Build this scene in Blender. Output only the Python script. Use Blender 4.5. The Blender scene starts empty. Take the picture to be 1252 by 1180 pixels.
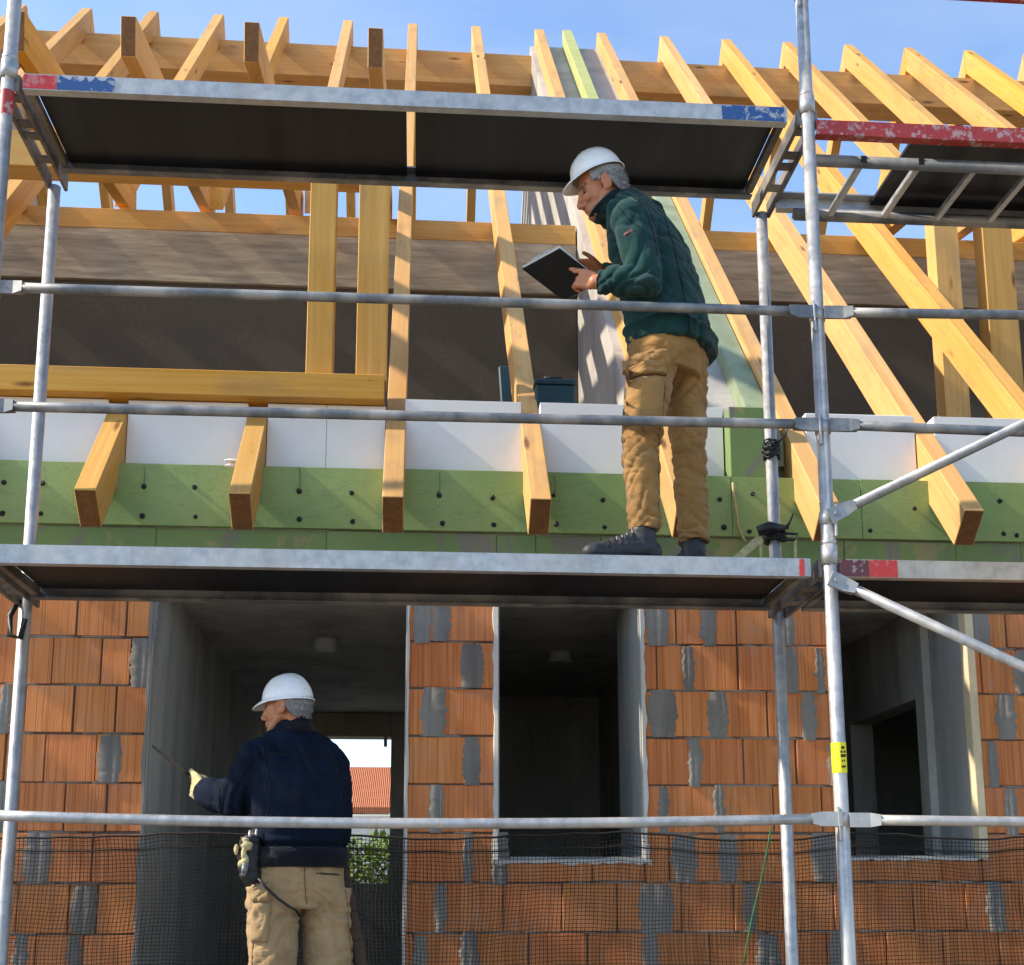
import bpy, bmesh, math, random
import numpy as np
from mathutils import Vector, Matrix, noise
from mathutils.bvhtree import BVHTree
random.seed(7)
S = bpy.context.scene
COL = S.collection
R = math.radians
PI = math.pi
V = Vector

# ------------------------------------------------------------------ camera
F, PITCH, YAW, ROLL, PX, PY = 1571.6584, .1857, .0757, -.0022, 626.0, 806.0488
W0, H0 = 1252.0, 1180.0
_cp, _sp, _cy, _sy = math.cos(PITCH), math.sin(PITCH), math.cos(YAW), math.sin(YAW)
FW = V((_sy*_cp, _cy*_cp, _sp)); RT = V((_cy, -_sy, 0)); UP = RT.cross(FW)
_c, _s = math.cos(ROLL), math.sin(ROLL)
RT, UP = RT*_c + UP*_s, UP*_c - RT*_s
C0 = V((0, 0, 1.6))
cam = bpy.data.cameras.new('camera'); co = bpy.data.objects.new('camera', cam); COL.objects.link(co)
cam.sensor_width = 36; cam.sensor_fit = 'HORIZONTAL'; cam.lens = 36*F/W0
cam.shift_y = (PY-H0/2)/W0; cam.shift_x = (W0/2-PX)/W0
cam.clip_start = .1; cam.clip_end = 3000
m3 = Matrix((RT, UP, -FW)).transposed()
co.matrix_world = Matrix.Translation(C0) @ m3.to_4x4()
S.camera = co

def U(px, py, Y):
    """measured photo point -> point on the real plane Y = const"""
    d = FW + RT*((px-PX)/F) - UP*((py-PY)/F)
    return C0 + d*(Y/d.y)

# ------------------------------------------------------------------ world
w = bpy.data.worlds.new('World'); S.world = w; w.use_nodes = True
SUN = V((-1, -.065, .80)).normalized()
el = math.asin(SUN.z); az = math.atan2(SUN.x, SUN.y)
nt = w.node_tree; nt.nodes.clear()
sky = nt.nodes.new('ShaderNodeTexSky'); sky.sky_type = 'NISHITA'; sky.sun_disc = False
sky.sun_elevation = el; sky.sun_rotation = az; sky.air_density = 1.0; sky.dust_density = .35; sky.ozone_density = 2.5
bg = nt.nodes.new('ShaderNodeBackground'); bg.inputs[1].default_value = .15
ow = nt.nodes.new('ShaderNodeOutputWorld')
tcw = nt.nodes.new('ShaderNodeTexCoord'); mpw = nt.nodes.new('ShaderNodeMapping'); mpw.inputs['Scale'].default_value = (1.6, 1.6, 4.5); nt.links.new(tcw.outputs['Generated'], mpw.inputs[0])
nzw = nt.nodes.new('ShaderNodeTexNoise'); nzw.inputs['Scale'].default_value = 2.2; nzw.inputs['Detail'].default_value = 7; nzw.inputs['Roughness'].default_value = .55; nzw.inputs['Distortion'].default_value = .5; nt.links.new(mpw.outputs[0], nzw.inputs['Vector'])
rpw = nt.nodes.new('ShaderNodeValToRGB'); rpw.color_ramp.elements[0].position = .42; rpw.color_ramp.elements[1].position = .75; rpw.color_ramp.elements[1].color = (.22, .22, .22, 1); nt.links.new(nzw.outputs[0], rpw.inputs[0])
mxw = nt.nodes.new('ShaderNodeMix'); mxw.data_type = 'RGBA'; nt.links.new(rpw.outputs[0], mxw.inputs[0]); nt.links.new(sky.outputs[0], mxw.inputs[6]); mxw.inputs[7].default_value = (2.9, 3.0, 3.2, 1)
nt.links.new(mxw.outputs[2], bg.inputs[0]); nt.links.new(bg.outputs[0], ow.inputs[0])
sl = bpy.data.lights.new('sun', 'SUN'); sl.energy = 3.3; sl.angle = R(1.2); sl.color = (1, .89, .73)
so = bpy.data.objects.new('sun', sl); COL.objects.link(so)
so.rotation_euler = SUN.to_track_quat('Z', 'Y').to_euler(); so.location = SUN*30
S.view_settings.view_transform = 'Standard'; S.view_settings.look = 'None'
S.view_settings.exposure = 1.2; S.view_settings.gamma = 1
S.render.engine = 'CYCLES'; S.cycles.max_bounces = 8

# ------------------------------------------------------------------ objects
def tag(o, label=None, cat=None, group=None, kind=None):
    if label: o['label'] = label
    if cat: o['category'] = cat
    if group: o['group'] = group
    if kind: o['kind'] = kind
    return o

def empty(name, loc, label, cat, group=None):
    o = bpy.data.objects.new(name, None); o.location = loc; o.empty_display_size = .1
    COL.objects.link(o); bpy.context.view_layer.update()
    return tag(o, label, cat, group)

def adopt(o, parent):
    if parent:
        o.parent = parent
        o.matrix_parent_inverse = pw(parent).inverted()

def pw(p):
    m = p.matrix_basis.copy()
    if p.parent: m = pw(p.parent) @ p.matrix_parent_inverse @ m
    return m

def obj(name, bm, mat, parent=None, mw=None, smooth=False, label=None):
    me = bpy.data.meshes.new(name); bm.normal_update(); bm.to_mesh(me); bm.free()
    return mobj(name, me, mat, parent, mw, smooth, label)

def mobj(name, me, mat, parent=None, mw=None, smooth=False, label=None):
    for m in (mat if isinstance(mat, (list, tuple)) else [mat]): me.materials.append(m)
    o = bpy.data.objects.new(name, me); COL.objects.link(o)
    if mw is not None: o.matrix_basis = mw
    adopt(o, parent)
    if smooth: me.polygons.foreach_set('use_smooth', [True]*len(me.polygons))
    if label: o['label'] = label
    return o

def dup(o, mw, parent, label=None):
    c = o.copy(); COL.objects.link(c); c.matrix_basis = mw; c.parent = None
    adopt(c, parent)
    if 'label' in c: del c['label']
    if label: c['label'] = label
    return c

# ------------------------------------------------------------------ mesh helpers
def box(bm, x0, x1, y0, y1, z0, z1, bev=0, mi=0):
    vs = [bm.verts.new(p) for p in ((x0,y0,z0),(x1,y0,z0),(x1,y1,z0),(x0,y1,z0),(x0,y0,z1),(x1,y0,z1),(x1,y1,z1),(x0,y1,z1))]
    fs = [bm.faces.new([vs[i] for i in q]) for q in ((3,2,1,0),(4,5,6,7),(0,1,5,4),(1,2,6,5),(2,3,7,6),(3,0,4,7))]
    for f in fs: f.material_index = mi
    if bev:
        es = list({e for f in fs for e in f.edges})
        bmesh.ops.bevel(bm, geom=es, offset=bev, segments=1, affect='EDGES', profile=.5)
    return fs

def frame(d, up=V((0, 0, 1))):
    d = d.normalized()
    if abs(d.dot(up)) > .98: up = V((0, 1, 0))
    a = d.cross(up).normalized(); b = a.cross(d).normalized()
    return a, b

def tube(bm, pts, r, seg=12, cap=True, flat=None):
    """round tube along a polyline; r number or list"""
    pts = [V(p) for p in pts]; n = len(pts)
    rs = r if isinstance(r, (list, tuple)) else [r]*n
    rings = []; pa = None
    for i, p in enumerate(pts):
        d = (pts[min(i+1, n-1)]-pts[max(i-1, 0)])
        a, b = frame(d)
        if pa is not None and a.dot(pa) < 0: a, b = -a, -b
        pa = a
        rings.append([bm.verts.new(p + a*(rs[i]*math.cos(2*PI*k/seg)) + b*(rs[i]*math.sin(2*PI*k/seg))) for k in range(seg)])
    for i in range(n-1):
        for k in range(seg):
            f = bm.faces.new((rings[i][k], rings[i][(k+1) % seg], rings[i+1][(k+1) % seg], rings[i+1][k])); f.smooth = True
    if cap:
        bm.faces.new(rings[0][::-1]); bm.faces.new(rings[-1])
    return rings

def bar(bm, p0, p1, w_, h_, up=V((0, 0, 1)), bev=0):
    """rectangular bar between two points"""
    p0, p1 = V(p0), V(p1); a, b = frame(p1-p0, up)
    vs = []
    for p in (p0, p1):
        for sa, sb in ((-1,-1),(1,-1),(1,1),(-1,1)): vs.append(bm.verts.new(p + a*(sa*w_/2) + b*(sb*h_/2)))
    fs = [bm.faces.new([vs[i] for i in q]) for q in ((3,2,1,0),(4,5,6,7),(0,1,5,4),(1,2,6,5),(2,3,7,6),(3,0,4,7))]
    if bev: bmesh.ops.bevel(bm, geom=list({e for f in fs for e in f.edges}), offset=bev, segments=1, affect='EDGES', profile=.5)
    return fs

def ball(bm, c, r, rot=None, u=16, v=10):
    """ellipsoid"""
    r = (r, r, r) if not isinstance(r, (tuple, list, V)) else r
    m = Matrix.Translation(V(c)) @ (rot.to_4x4() if rot is not None else Matrix.Identity(4)) @ Matrix.Diagonal((r[0], r[1], r[2], 1))
    bmesh.ops.create_uvsphere(bm, u_segments=u, v_segments=v, radius=1, matrix=m)

def capsule(bm, p0, p1, r0, r1, seg=14):
    p0, p1 = V(p0), V(p1)
    tube(bm, [p0, p1], [r0, r1], seg); ball(bm, p0, r0, None, seg, 8); ball(bm, p1, r1, None, seg, 8)

def loft(bm, rings, seg=28, e=2.3):
    """rings: (centre, axis a * half width, axis b * half depth)"""
    rs = []
    for c, a, b in rings:
        rr = []
        for k in range(seg):
            t = 2*PI*k/seg; ct, st = math.cos(t), math.sin(t)
            rr.append(bm.verts.new(V(c) + V(a)*math.copysign(abs(ct)**(2/e), ct) + V(b)*math.copysign(abs(st)**(2/e), st)))
        rs.append(rr)
    for i in range(len(rs)-1):
        for k in range(seg): bm.faces.new((rs[i][k], rs[i][(k+1) % seg], rs[i+1][(k+1) % seg], rs[i+1][k]))
    bm.faces.new(rs[0][::-1]); bm.faces.new(rs[-1])

def prism(bm, prof, x0, x1):
    """profile of (y, z) extruded along x"""
    a = [bm.verts.new((x0, y, z)) for y, z in prof]; b = [bm.verts.new((x1, y, z)) for y, z in prof]
    n = len(prof); bm.faces.new(a); bm.faces.new(b[::-1])
    for i in range(n): bm.faces.new((a[i], b[i], b[(i+1) % n], a[(i+1) % n]))
    bmesh.ops.recalc_face_normals(bm, faces=bm.faces)

def remeshed(bm, vox, smooth=4, disp=None, post=2):
    """one continuous skin over overlapping closed shapes"""
    me = bpy.data.meshes.new('tmp'); bmesh.ops.recalc_face_normals(bm, faces=bm.faces); bm.to_mesh(me); bm.free()
    o = bpy.data.objects.new('tmp', me); COL.objects.link(o)
    m = o.modifiers.new('r', 'REMESH'); m.mode = 'VOXEL'; m.voxel_size = vox
    s = o.modifiers.new('s', 'SMOOTH'); s.factor = .5; s.iterations = smooth
    dg = bpy.context.evaluated_depsgraph_get(); dg.update()
    out = bpy.data.meshes.new_from_object(o.evaluated_get(dg))
    bpy.data.objects.remove(o); bpy.data.meshes.remove(me)
    if disp:
        n = len(out.vertices)
        co_ = np.empty(n*3); out.vertices.foreach_get('co', co_); co_ = co_.reshape(-1, 3)
        no = np.array([v.normal[:] for v in out.vertices])
        d = np.array([disp(V(p), V(q)) for p, q in zip(co_, no)])
        if d.ndim == 1: co_ = co_ + no*d[:, None]
        else: co_ = co_ + d
        out.vertices.foreach_set('co', co_.ravel()); out.update()
        if post:
            o = bpy.data.objects.new('tmp', out); COL.objects.link(o)
            s = o.modifiers.new('s', 'SMOOTH'); s.factor = .5; s.iterations = post
            dg = bpy.context.evaluated_depsgraph_get(); dg.update()
            o2 = bpy.data.meshes.new_from_object(o.evaluated_get(dg)); bpy.data.objects.remove(o); out = o2
    return out

def attr(me, name, fn):
    """per vertex colour that belongs to the thing itself"""
    a = me.color_attributes.new(name, 'FLOAT_COLOR', 'POINT')
    for i, v in enumerate(me.vertices):
        c = fn(v.co); a.data[i].color = (c[0], c[1], c[2], 1)

# ------------------------------------------------------------------ materials
class NT:
    def __init__(s, name):
        s.m = bpy.data.materials.new(name); s.m.use_nodes = True; s.t = s.m.node_tree; s.t.nodes.clear()
        s.out = s.n('ShaderNodeOutputMaterial'); s.b = s.n('ShaderNodeBsdfPrincipled'); s.l(s.b.outputs[0], s.out.inputs[0])
        s.tc = s.n('ShaderNodeTexCoord')
    def n(s, t, **k):
        x = s.t.nodes.new(t)
        for a, b in k.items(): setattr(x, a, b)
        return x
    def l(s, a, b): s.t.links.new(a, b)
    def map(s, scale, src='Object', loc=(0, 0, 0)):
        m = s.n('ShaderNodeMapping'); m.inputs['Scale'].default_value = scale; m.inputs['Location'].default_value = loc
        s.l(s.tc.outputs[src], m.inputs[0]); return m.outputs[0]
    def noise(s, vec, scale, detail=4, rough=.55, dist=0):
        x = s.n('ShaderNodeTexNoise'); x.inputs['Scale'].default_value = scale; x.inputs['Detail'].default_value = detail
        x.inputs['Roughness'].default_value = rough; x.inputs['Distortion'].default_value = dist
        if vec: s.l(vec, x.inputs['Vector'])
        return x.outputs[0]
    def ramp(s, fac, stops):
        x = s.n('ShaderNodeValToRGB'); e = x.color_ramp.elements
        while len(e) < len(stops): e.new(.5)
        for i, (p, c) in enumerate(stops):
            e[i].position = p; e[i].color = (c, c, c, 1) if not isinstance(c, tuple) else (*c, 1)
        s.l(fac, x.inputs[0]); return x.outputs[0]
    def mix(s, f, a, b, mode='MIX'):
        x = s.n('ShaderNodeMix', data_type='RGBA', blend_type=mode)
        for v, i in ((f, 0), (a, 6), (b, 7)):
            if isinstance(v, (int, float)): x.inputs[i].default_value = v
            elif isinstance(v, tuple): x.inputs[i].default_value = (*v, 1)
            else: s.l(v, x.inputs[i])
        return x.outputs[2]
    def math(s, op, a, b=0.0, c=None):
        x = s.n('ShaderNodeMath', operation=op)
        for i, v in enumerate((a, b) if c is None else (a, b, c)):
            if isinstance(v, (int, float)): x.inputs[i].default_value = v
            else: s.l(v, x.inputs[i])
        return x.outputs[0]
    def col(s, c):
        if isinstance(c, tuple): s.b.inputs['Base Color'].default_value = (*c, 1)
        else: s.l(c, s.b.inputs['Base Color'])
    def set(s, rough=.6, metal=0, spec=.5):
        if isinstance(rough, (int, float)): s.b.inputs['Roughness'].default_value = rough
        else: s.l(rough, s.b.inputs['Roughness'])
        s.b.inputs['Metallic'].default_value = metal; s.b.inputs['Specular IOR Level'].default_value = spec
    def bump(s, h, dist=.002, strength=1.0):
        x = s.n('ShaderNodeBump'); x.inputs['Distance'].default_value = dist; x.inputs['Strength'].default_value = strength
        s.l(h, x.inputs['Height']); s.l(x.outputs[0], s.b.inputs['Normal'])

def m_wood(name, light, dark, endc, weather=.0):
    k = NT(name)
    oi = k.n('ShaderNodeObjectInfo')
    off = k.n('ShaderNodeVectorMath', operation='SCALE'); off.inputs[0].default_value = (13, 7, 5); k.l(oi.outputs['Random'], off.inputs['Scale'])
    ad = k.n('ShaderNodeVectorMath', operation='ADD'); k.l(k.tc.outputs['Object'], ad.inputs[0]); k.l(off.outputs[0], ad.inputs[1])
    def mp(sc):
        m = k.n('ShaderNodeMapping'); m.inputs['Scale'].default_value = sc; k.l(ad.outputs[0], m.inputs[0]); return m.outputs[0]
    grain = k.noise(mp((1.6, 55, 55)), 1.0, 6, .6, .4)
    band = k.noise(mp((.5, 12, 12)), 1.0, 3, .5, 1.2)
    big = k.noise(mp((.9, 2.5, 2.5)), 1.0, 2)
    g = k.math('ADD', k.math('MULTIPLY', grain, .55), k.math('MULTIPLY', band, .45))
    c = k.mix(k.ramp(g, [(.33, 0.), (.62, 1.)]), light, dark)
    c = k.mix(k.ramp(big, [(.35, 0.), (.75, .45)]), c, tuple(x*.78 for x in light))
    # knots
    vo = k.n('ShaderNodeTexVoronoi'); vo.inputs['Scale'].default_value = 1.0; k.l(mp((1.9, 8, 8)), vo.inputs['Vector'])
    kn = k.ramp(vo.outputs['Distance'], [(.0, 1.), (.07, .95), (.15, 0.)])
    sc = k.n('ShaderNodeSeparateColor'); k.l(vo.outputs['Color'], sc.inputs[0])
    kn = k.math('MULTIPLY', kn, k.math('GREATER_THAN', sc.outputs[0], .35))
    c = k.mix(kn, c, (.17, .07, .022))
    ck = k.ramp(k.noise(mp((.8, 26, 26), ), 1.0, 2, .4, .3), [(.495, 0.), (.5, .8), (.505, 0.)])
    c = k.mix(k.math('MULTIPLY', ck, k.ramp(k.noise(mp((1.2, 4, 4)), 1.0, 2), [(.5, 0.), (.6, 1.)])), c, (.22, .11, .04))
    # weather stain blotches
    st = k.ramp(k.noise(mp((1.4, 3, 3)), 1.6, 4, .6), [(.53, 0.), (.68, .7 + weather)])
    c = k.mix(k.math('MULTIPLY', st, .5), c, (.25, .17, .11))
    # brightness per beam
    br = k.math('ADD', .86, k.math('MULTIPLY', oi.outputs['Random'], .22)); r2 = k.math('FRACT', k.math('MULTIPLY', oi.outputs['Random'], 37.7))
    h = k.n('ShaderNodeHueSaturation'); k.l(br, h.inputs['Value']); k.l(c, h.inputs['Color']); k.l(k.math('ADD', .496, k.math('MULTIPLY', r2, .005)), h.inputs['Hue']); k.l(k.math('ADD', .98, k.math('MULTIPLY', r2, .16)), h.inputs['Saturation'])
    nrm = k.n('ShaderNodeSeparateXYZ'); k.l(k.tc.outputs['Normal'], nrm.inputs[0])
    isend = k.math('GREATER_THAN', k.math('ABSOLUTE', nrm.outputs[0]), .72)
    ring = k.noise(mp((3, 30, 30)), 1.0, 4, .6, 1.0)
    ec = k.mix(k.ramp(ring, [(.35, 0.), (.7, 1.)]), endc, tuple(x*.6 for x in endc))
    k.col(k.mix(isend, h.outputs[0], ec))
    k.set(.7, 0, .3); k.bump(g, .0015, .5)
    return k.m

def m_steel(name, base=(.5, .52, .54), metal=.55, splash=.5, rough=.42):
    k = NT(name); p = k.tc.outputs['Object']
    mp = k.map((1, 1, 1))
    sp = k.noise(mp, 24, 5, .65); big = k.noise(mp, 4.5, 4)
    c = k.mix(k.ramp(sp, [(.3, 0.), (.7, 1.)]), tuple(x*.72 for x in base), tuple(min(1, x*1.2) for x in base))
    c = k.mix(k.ramp(big, [(.45, 0.), (.62, splash)]), c, (.60, .55, .48))
    gr = k.ramp(k.noise(k.map((1, 1, .35)), 9, 6, .7), [(.52, 0.), (.66, .75)])
    c = k.mix(k.math('MULTIPLY', gr, splash), c, (.24, .21, .18))
    rust = k.ramp(k.noise(mp, 11, 6, .7), [(.66, 0.), (.73, .8)])
    c = k.mix(k.math('MULTIPLY', rust, splash), c, (.25, .11, .05))
    k.col(c); k.set(k.ramp(sp, [(.3, rough-.08), (.7, rough+.15)]), metal); k.bump(sp, .0012, .5)
    return k.m

def m_simple(name, c, rough=.7, metal=0, spec=.4, nscale=20, var=.25, bump=.001, nvec=(1, 1, 1), det=5):
    k = NT(name); mp = k.map(nvec); n = k.noise(mp, nscale, det, .6); n2 = k.noise(mp, nscale*.13, 3)
    cc = k.mix(k.ramp(n, [(.3, 0.), (.7, 1.)]), tuple(x*(1-var) for x in c), tuple(min(1, x*(1+var)) for x in c))
    cc = k.mix(k.ramp(n2, [(.35, 0.), (.7, .6)]), cc, tuple(x*(1-var) for x in c))
    k.col(cc); k.set(rough, metal, spec)
    if bump: k.bump(n, bump, .7)
    return k.m

def m_brick():
    k = NT('brick')
    at = k.n('ShaderNodeAttribute', attribute_name='tone')
    sp = k.n('ShaderNodeSeparateColor'); k.l(at.outputs['Color'], sp.inputs[0])
    cb = k.n('ShaderNodeCombineXYZ'); k.l(k.math('MULTIPLY', sp.outputs[1], 9), cb.inputs[0]); k.l(k.math('MULTIPLY', sp.outputs[1], 5), cb.inputs[2])
    ad = k.n('ShaderNodeVectorMath', operation='ADD'); k.l(k.tc.outputs['Object'], ad.inputs[0]); k.l(cb.outputs[0], ad.inputs[1])
    def mp(sc):
        m = k.n('ShaderNodeMapping'); m.inputs['Scale'].default_value = sc; k.l(ad.outputs[0], m.inputs[0]); return m.outputs[0]
    line = k.noise(mp((150, 1, 1.2)), 1.0, 2, .5)
    streak = k.noise(mp((30, 1, 2.2)), 1.0, 4, .6)
    cloud = k.noise(mp((5, 5, 5)), 1.0, 4)
    c = k.mix(k.ramp(streak, [(.3, 0.), (.7, 1.)]), (.51, .165, .05), (.61, .24, .088))
    c = k.mix(k.ramp(line, [(.36, .6), (.46, 0.)]), c, (.36, .12, .04))
    c = k.mix(k.ramp(cloud, [(.5, 0.), (.75, .55)]), c, (.48, .22, .12))
    h = k.n('ShaderNodeHueSaturation'); k.l(c, h.inputs['Color'])
    k.l(k.math('ADD', .98, k.math('MULTIPLY', sp.outputs[0], .18)), h.inputs['Value'])
    k.l(k.math('ADD', .496, k.math('MULTIPLY', sp.outputs[1], .007)), h.inputs['Hue'])
    # pale lime bloom and dust in patches
    bl = k.ramp(k.noise(k.map((1, 1, 1)), 7, 6, .7), [(.58, 0.), (.72, .38)])
    k.col(k.mix(bl, h.outputs[0], (.42, .33, .27)))
    k.set(.88, 0, .2)
    k.bump(k.math('ADD', k.ramp(line, [(.36, 0.), (.48, 1.)]), k.math('MULTIPLY', streak, .5)), .0025, .8)
    return k.m

def m_plaster(name, c, streak=.35):
    k = NT(name)
    a = k.noise(k.map((3.5, 3.5, .7)), 1.0, 6, .62, .6); b = k.noise(k.map((1, 1, 1)), 42, 5, .6); d = k.noise(k.map((1, 1, 1)), 1.7, 4)
    cc = k.mix(k.ramp(a, [(.3, 0.), (.72, 1.)]), tuple(x*(1-streak) for x in c), tuple(min(1, x*(1+streak)) for x in c))
    cc = k.mix(k.ramp(b, [(.45, 0.), (.8, .5)]), cc, tuple(x*.7 for x in c))
    cc = k.mix(k.ramp(d, [(.5, 0.), (.68, .5)]), cc, tuple(x*1.25 for x in c))
    k.col(cc); k.set(.92, 0, .2); k.bump(k.math('ADD', a, k.math('MULTIPLY', b, .5)), .004, .6)
    return k.m

def m_cloth(name, c, var=.2, weave=900, sheen=.15, rough=.95, dust=.35, bst=.42):
    k = NT(name); mp = k.map((1, 1, 1))
    n = k.noise(mp, 9, 4); f = k.noise(mp, weave*.25, 2)
    cc = k.mix(k.ramp(n, [(.32, 0.), (.7, 1.)]), tuple(x*(1-var) for x in c), tuple(min(1, x*(1+var)) for x in c))
    cc = k.mix(k.ramp(f, [(.35, 0.), (.7, .35)]), cc, tuple(x*.65 for x in c))
    du = k.ramp(k.noise(mp, 5.5, 7, .72), [(.55, 0.), (.72, .5)]); cc = k.mix(k.math('MULTIPLY', du, dust), cc, (.30, .27, .22))
    k.col(cc); k.set(rough, 0, .12); k.b.inputs['Sheen Weight'].default_value = sheen
    cr = k.noise(k.map((1, 1, 1.8)), 22, 4, .55, 1.2); cv = k.ramp(k.noise(k.map((.7, .7, 2.4)), 15, 2, .5, 1.6), [(.40, 1.), (.5, .35), (.60, 1.)])
    k.bump(k.math('ADD', k.math('MULTIPLY', cr, .7), k.math('ADD', k.math('MULTIPLY', cv, .45), k.math('MULTIPLY', f, .14))), .008, bst)
    return k.m

def m_attr(name, rough=.5, spec=.4, sss=0, bumpd=.0006):
    k = NT(name); at = k.n('ShaderNodeAttribute', attribute_name='col')
    n = k.noise(k.map((1, 1, 1)), 160, 4); b = k.noise(k.map((1, 1, 1)), 35, 4)
    c = k.mix(k.ramp(b, [(.35, 0.), (.7, .3)]), at.outputs['Color'], (.42, .13, .08))
    k.col(c); k.set(rough, 0, spec); k.bump(n, bumpd, .6)
    if sss: k.b.inputs['Subsurface Weight'].default_value = sss; k.b.inputs['Subsurface Radius'].default_value = (.01, .004, .002)
    return k.m

def m_paint(name, c, chip=.5):
    k = NT(name); mp = k.map((1, 1, 1)); n = k.noise(mp, 26, 6, .65)
    k.col(k.mix(k.ramp(n, [(.54, 0.), (.6, chip)]), c, (.5, .5, .48))); k.set(.5, 0, .5); k.bump(n, .0008, .5)
    return k.m

def m_hat():
    k = NT('helmet_plastic'); n = k.noise(k.map((1, 1, 1)), 14, 6, .7)
    k.col(k.mix(k.ramp(n, [(.5, 0.), (.75, .4)]), (.90, .90, .89), (.66, .64, .6))); k.set(k.ramp(n, [(.3, .28), (.8, .5)]), 0, .5)
    k.b.inputs['Coat Weight'].default_value = .15; k.b.inputs['Coat Roughness'].default_value = .2
    return k.m

def m_tile():
    k = NT('roof_tile'); wv = k.n('ShaderNodeTexWave'); wv.inputs['Scale'].default_value = 4.5; wv.bands_direction = 'X'; k.l(k.map((1, 1, 1)), wv.inputs[0])
    wz = k.n('ShaderNodeTexWave'); wz.inputs['Scale'].default_value = 3.2; wz.bands_direction = 'Z'; wz.wave_profile = 'SAW'; k.l(k.map((1, 1, 1)), wz.inputs[0])
    n = k.noise(k.map((1, 1, 1)), 3, 5)
    c = k.mix(n, (.62, .19, .055), (.42, .115, .04)); c = k.mix(k.math('MULTIPLY', wz.outputs[0], .45), c, (.16, .04, .02))
    k.col(c); k.set(.8); k.bump(k.math('ADD', wv.outputs[0], wz.outputs[0]), .04, 1)
    return k.m

M = {}
M['wood'] = m_wood('spruce_timber', (.69, .42, .155), (.57, .30, .08), (.25, .105, .032))
M['wood_gold'] = m_wood('golden_timber', (.69, .405, .14), (.57, .29, .075), (.25, .105, .03))  # timber in a slightly more golden tone
M['steel'] = m_steel('galvanised_steel', (.40, .405, .41), .45, .6)
M['steel_dark'] = m_steel('dark_galvanised_steel', (.15, .16, .17), .35, .5, .5)
M['dirty_steel'] = m_steel('dirty_transom_steel', (.11, .095, .08), .2, .35, .6)
M['alu'] = m_steel('deck_edge_metal', (.44, .455, .46), .4, .35, .5)
M['brace'] = m_steel('brace_steel', (.27, .285, .30), .4, .5)
M['tan_alu'] = m_steel('tan_deck_metal', (.50, .40, .29), .1, .5, .6)  # deck edge in tan paint
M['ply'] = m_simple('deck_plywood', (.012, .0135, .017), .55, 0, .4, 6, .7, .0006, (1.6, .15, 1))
M['brick'] = m_brick()
M['mortar'] = m_plaster('mortar', (.215, .198, .178), .4)
M['bed'] = m_plaster('bed_joint_mortar', (.15, .13, .115), .4)
M['trim'] = m_plaster('plaster_edge', (.56, .54, .50), .2)
M['tan_trim'] = m_plaster('foam_edge', (.60, .50, .33), .15)
M['plaster'] = m_plaster('grey_plaster', (.40, .385, .35), .35)
M['reveal'] = m_plaster('pale_plaster', (.33, .33, .31), .3)
M['concrete'] = m_plaster('concrete', (.40, .375, .34), .25)
M['lintel'] = m_plaster('lit_lintel', (.42, .36, .27), .2)  # wall above the rear opening: its stronger light is put into the colour
M['band'] = m_simple('band_concrete', (.40, .315, .21), .9, 0, .2, 5, .42, .006, (.6, 1, 5), 8)
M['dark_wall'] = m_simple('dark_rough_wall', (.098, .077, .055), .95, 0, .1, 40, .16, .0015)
M['white'] = m_simple('white_insulation', (.83, .80, .775), .75, 0, .3, 8, .05, .0008, (1, 1, .6))
def m_green():
    k = NT('green_insulation'); n = k.noise(k.map((1, 1, 1)), 2.2, 5, .6); f = k.noise(k.map((1, 1, 1)), 120, 3); d = k.noise(k.map((1, 1, .7)), 6, 7, .7, .5)
    c = k.mix(k.ramp(n, [(.35, 0.), (.65, 1.)]), (.225, .325, .11), (.30, .39, .145)); c = k.mix(k.ramp(d, [(.58, 0.), (.68, .25)]), c, (.17, .21, .09)); c = k.mix(k.ramp(f, [(.5, 0.), (.8, .3)]), c, (.14, .2, .07))
    sc_ = k.ramp(k.noise(k.map((2.5, 1, 26)), 1.4, 3, .5, .4), [(.49, 0.), (.5, .45), (.51, 0.)]); c = k.mix(sc_, c, (.12, .17, .06))
    k.col(c); k.set(.7, 0, .3); k.bump(k.math('ADD', f, d), .0015, .6); return k.m
M['green'] = m_green()
def m_stained():
    k = NT('stained_green_insulation'); n = k.noise(k.map((1, 1, 1)), 7, 5); p = k.noise(k.map((1, 1, .5)), 3.4, 7, .68, .8); q = k.noise(k.map((1, 1, .6), 'Object', (7, 3, 1)), 4.2, 7, .7, .6)
    c = k.mix(n, (.20, .29, .10), (.15, .22, .085)); c = k.mix(k.ramp(p, [(.54, 0.), (.60, .8)]), c, (.20, .17, .165)); c = k.mix(k.ramp(q, [(.56, 0.), (.62, .7)]), c, (.34, .28, .13))
    k.col(c); k.set(.8, 0, .3); k.bump(n, .002, .6); return k.m
M['green_dirty'] = m_stained()
M['pale_green'] = m_simple('pale_green_insulation', (.42, .44, .17), .75, 0, .3, 7, .15, .001)
M['grey_green'] = m_simple('weathered_green_insulation', (.25, .30, .19), .8, 0, .3, 5, .3, .002)
M['black'] = m_simple('black_plastic', (.012, .012, .013), .5, 0, .4, 40, .3)
M['rubber'] = m_simple('boot_leather', (.022, .021, .022), .55, 0, .45, 45, .4, .002)
M['red'] = m_paint('red_paint', (.38, .03, .025)); M['redx'] = m_paint('bright_red_paint', (.62, .04, .03), .3)
M['blue'] = m_paint('blue_paint', (.018, .075, .24), .7); M['maroon'] = m_paint('dark_red_paint', (.14, .03, .028), .6)
M['teal'] = m_simple('teal_plastic', (.008, .035, .045), .5)
M['matte'] = m_simple('blackened_steel', (.02, .019, .018), .9, 0, .05)
M['net'] = m_simple('net_black', (.018, .015, .013), .8)
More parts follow.
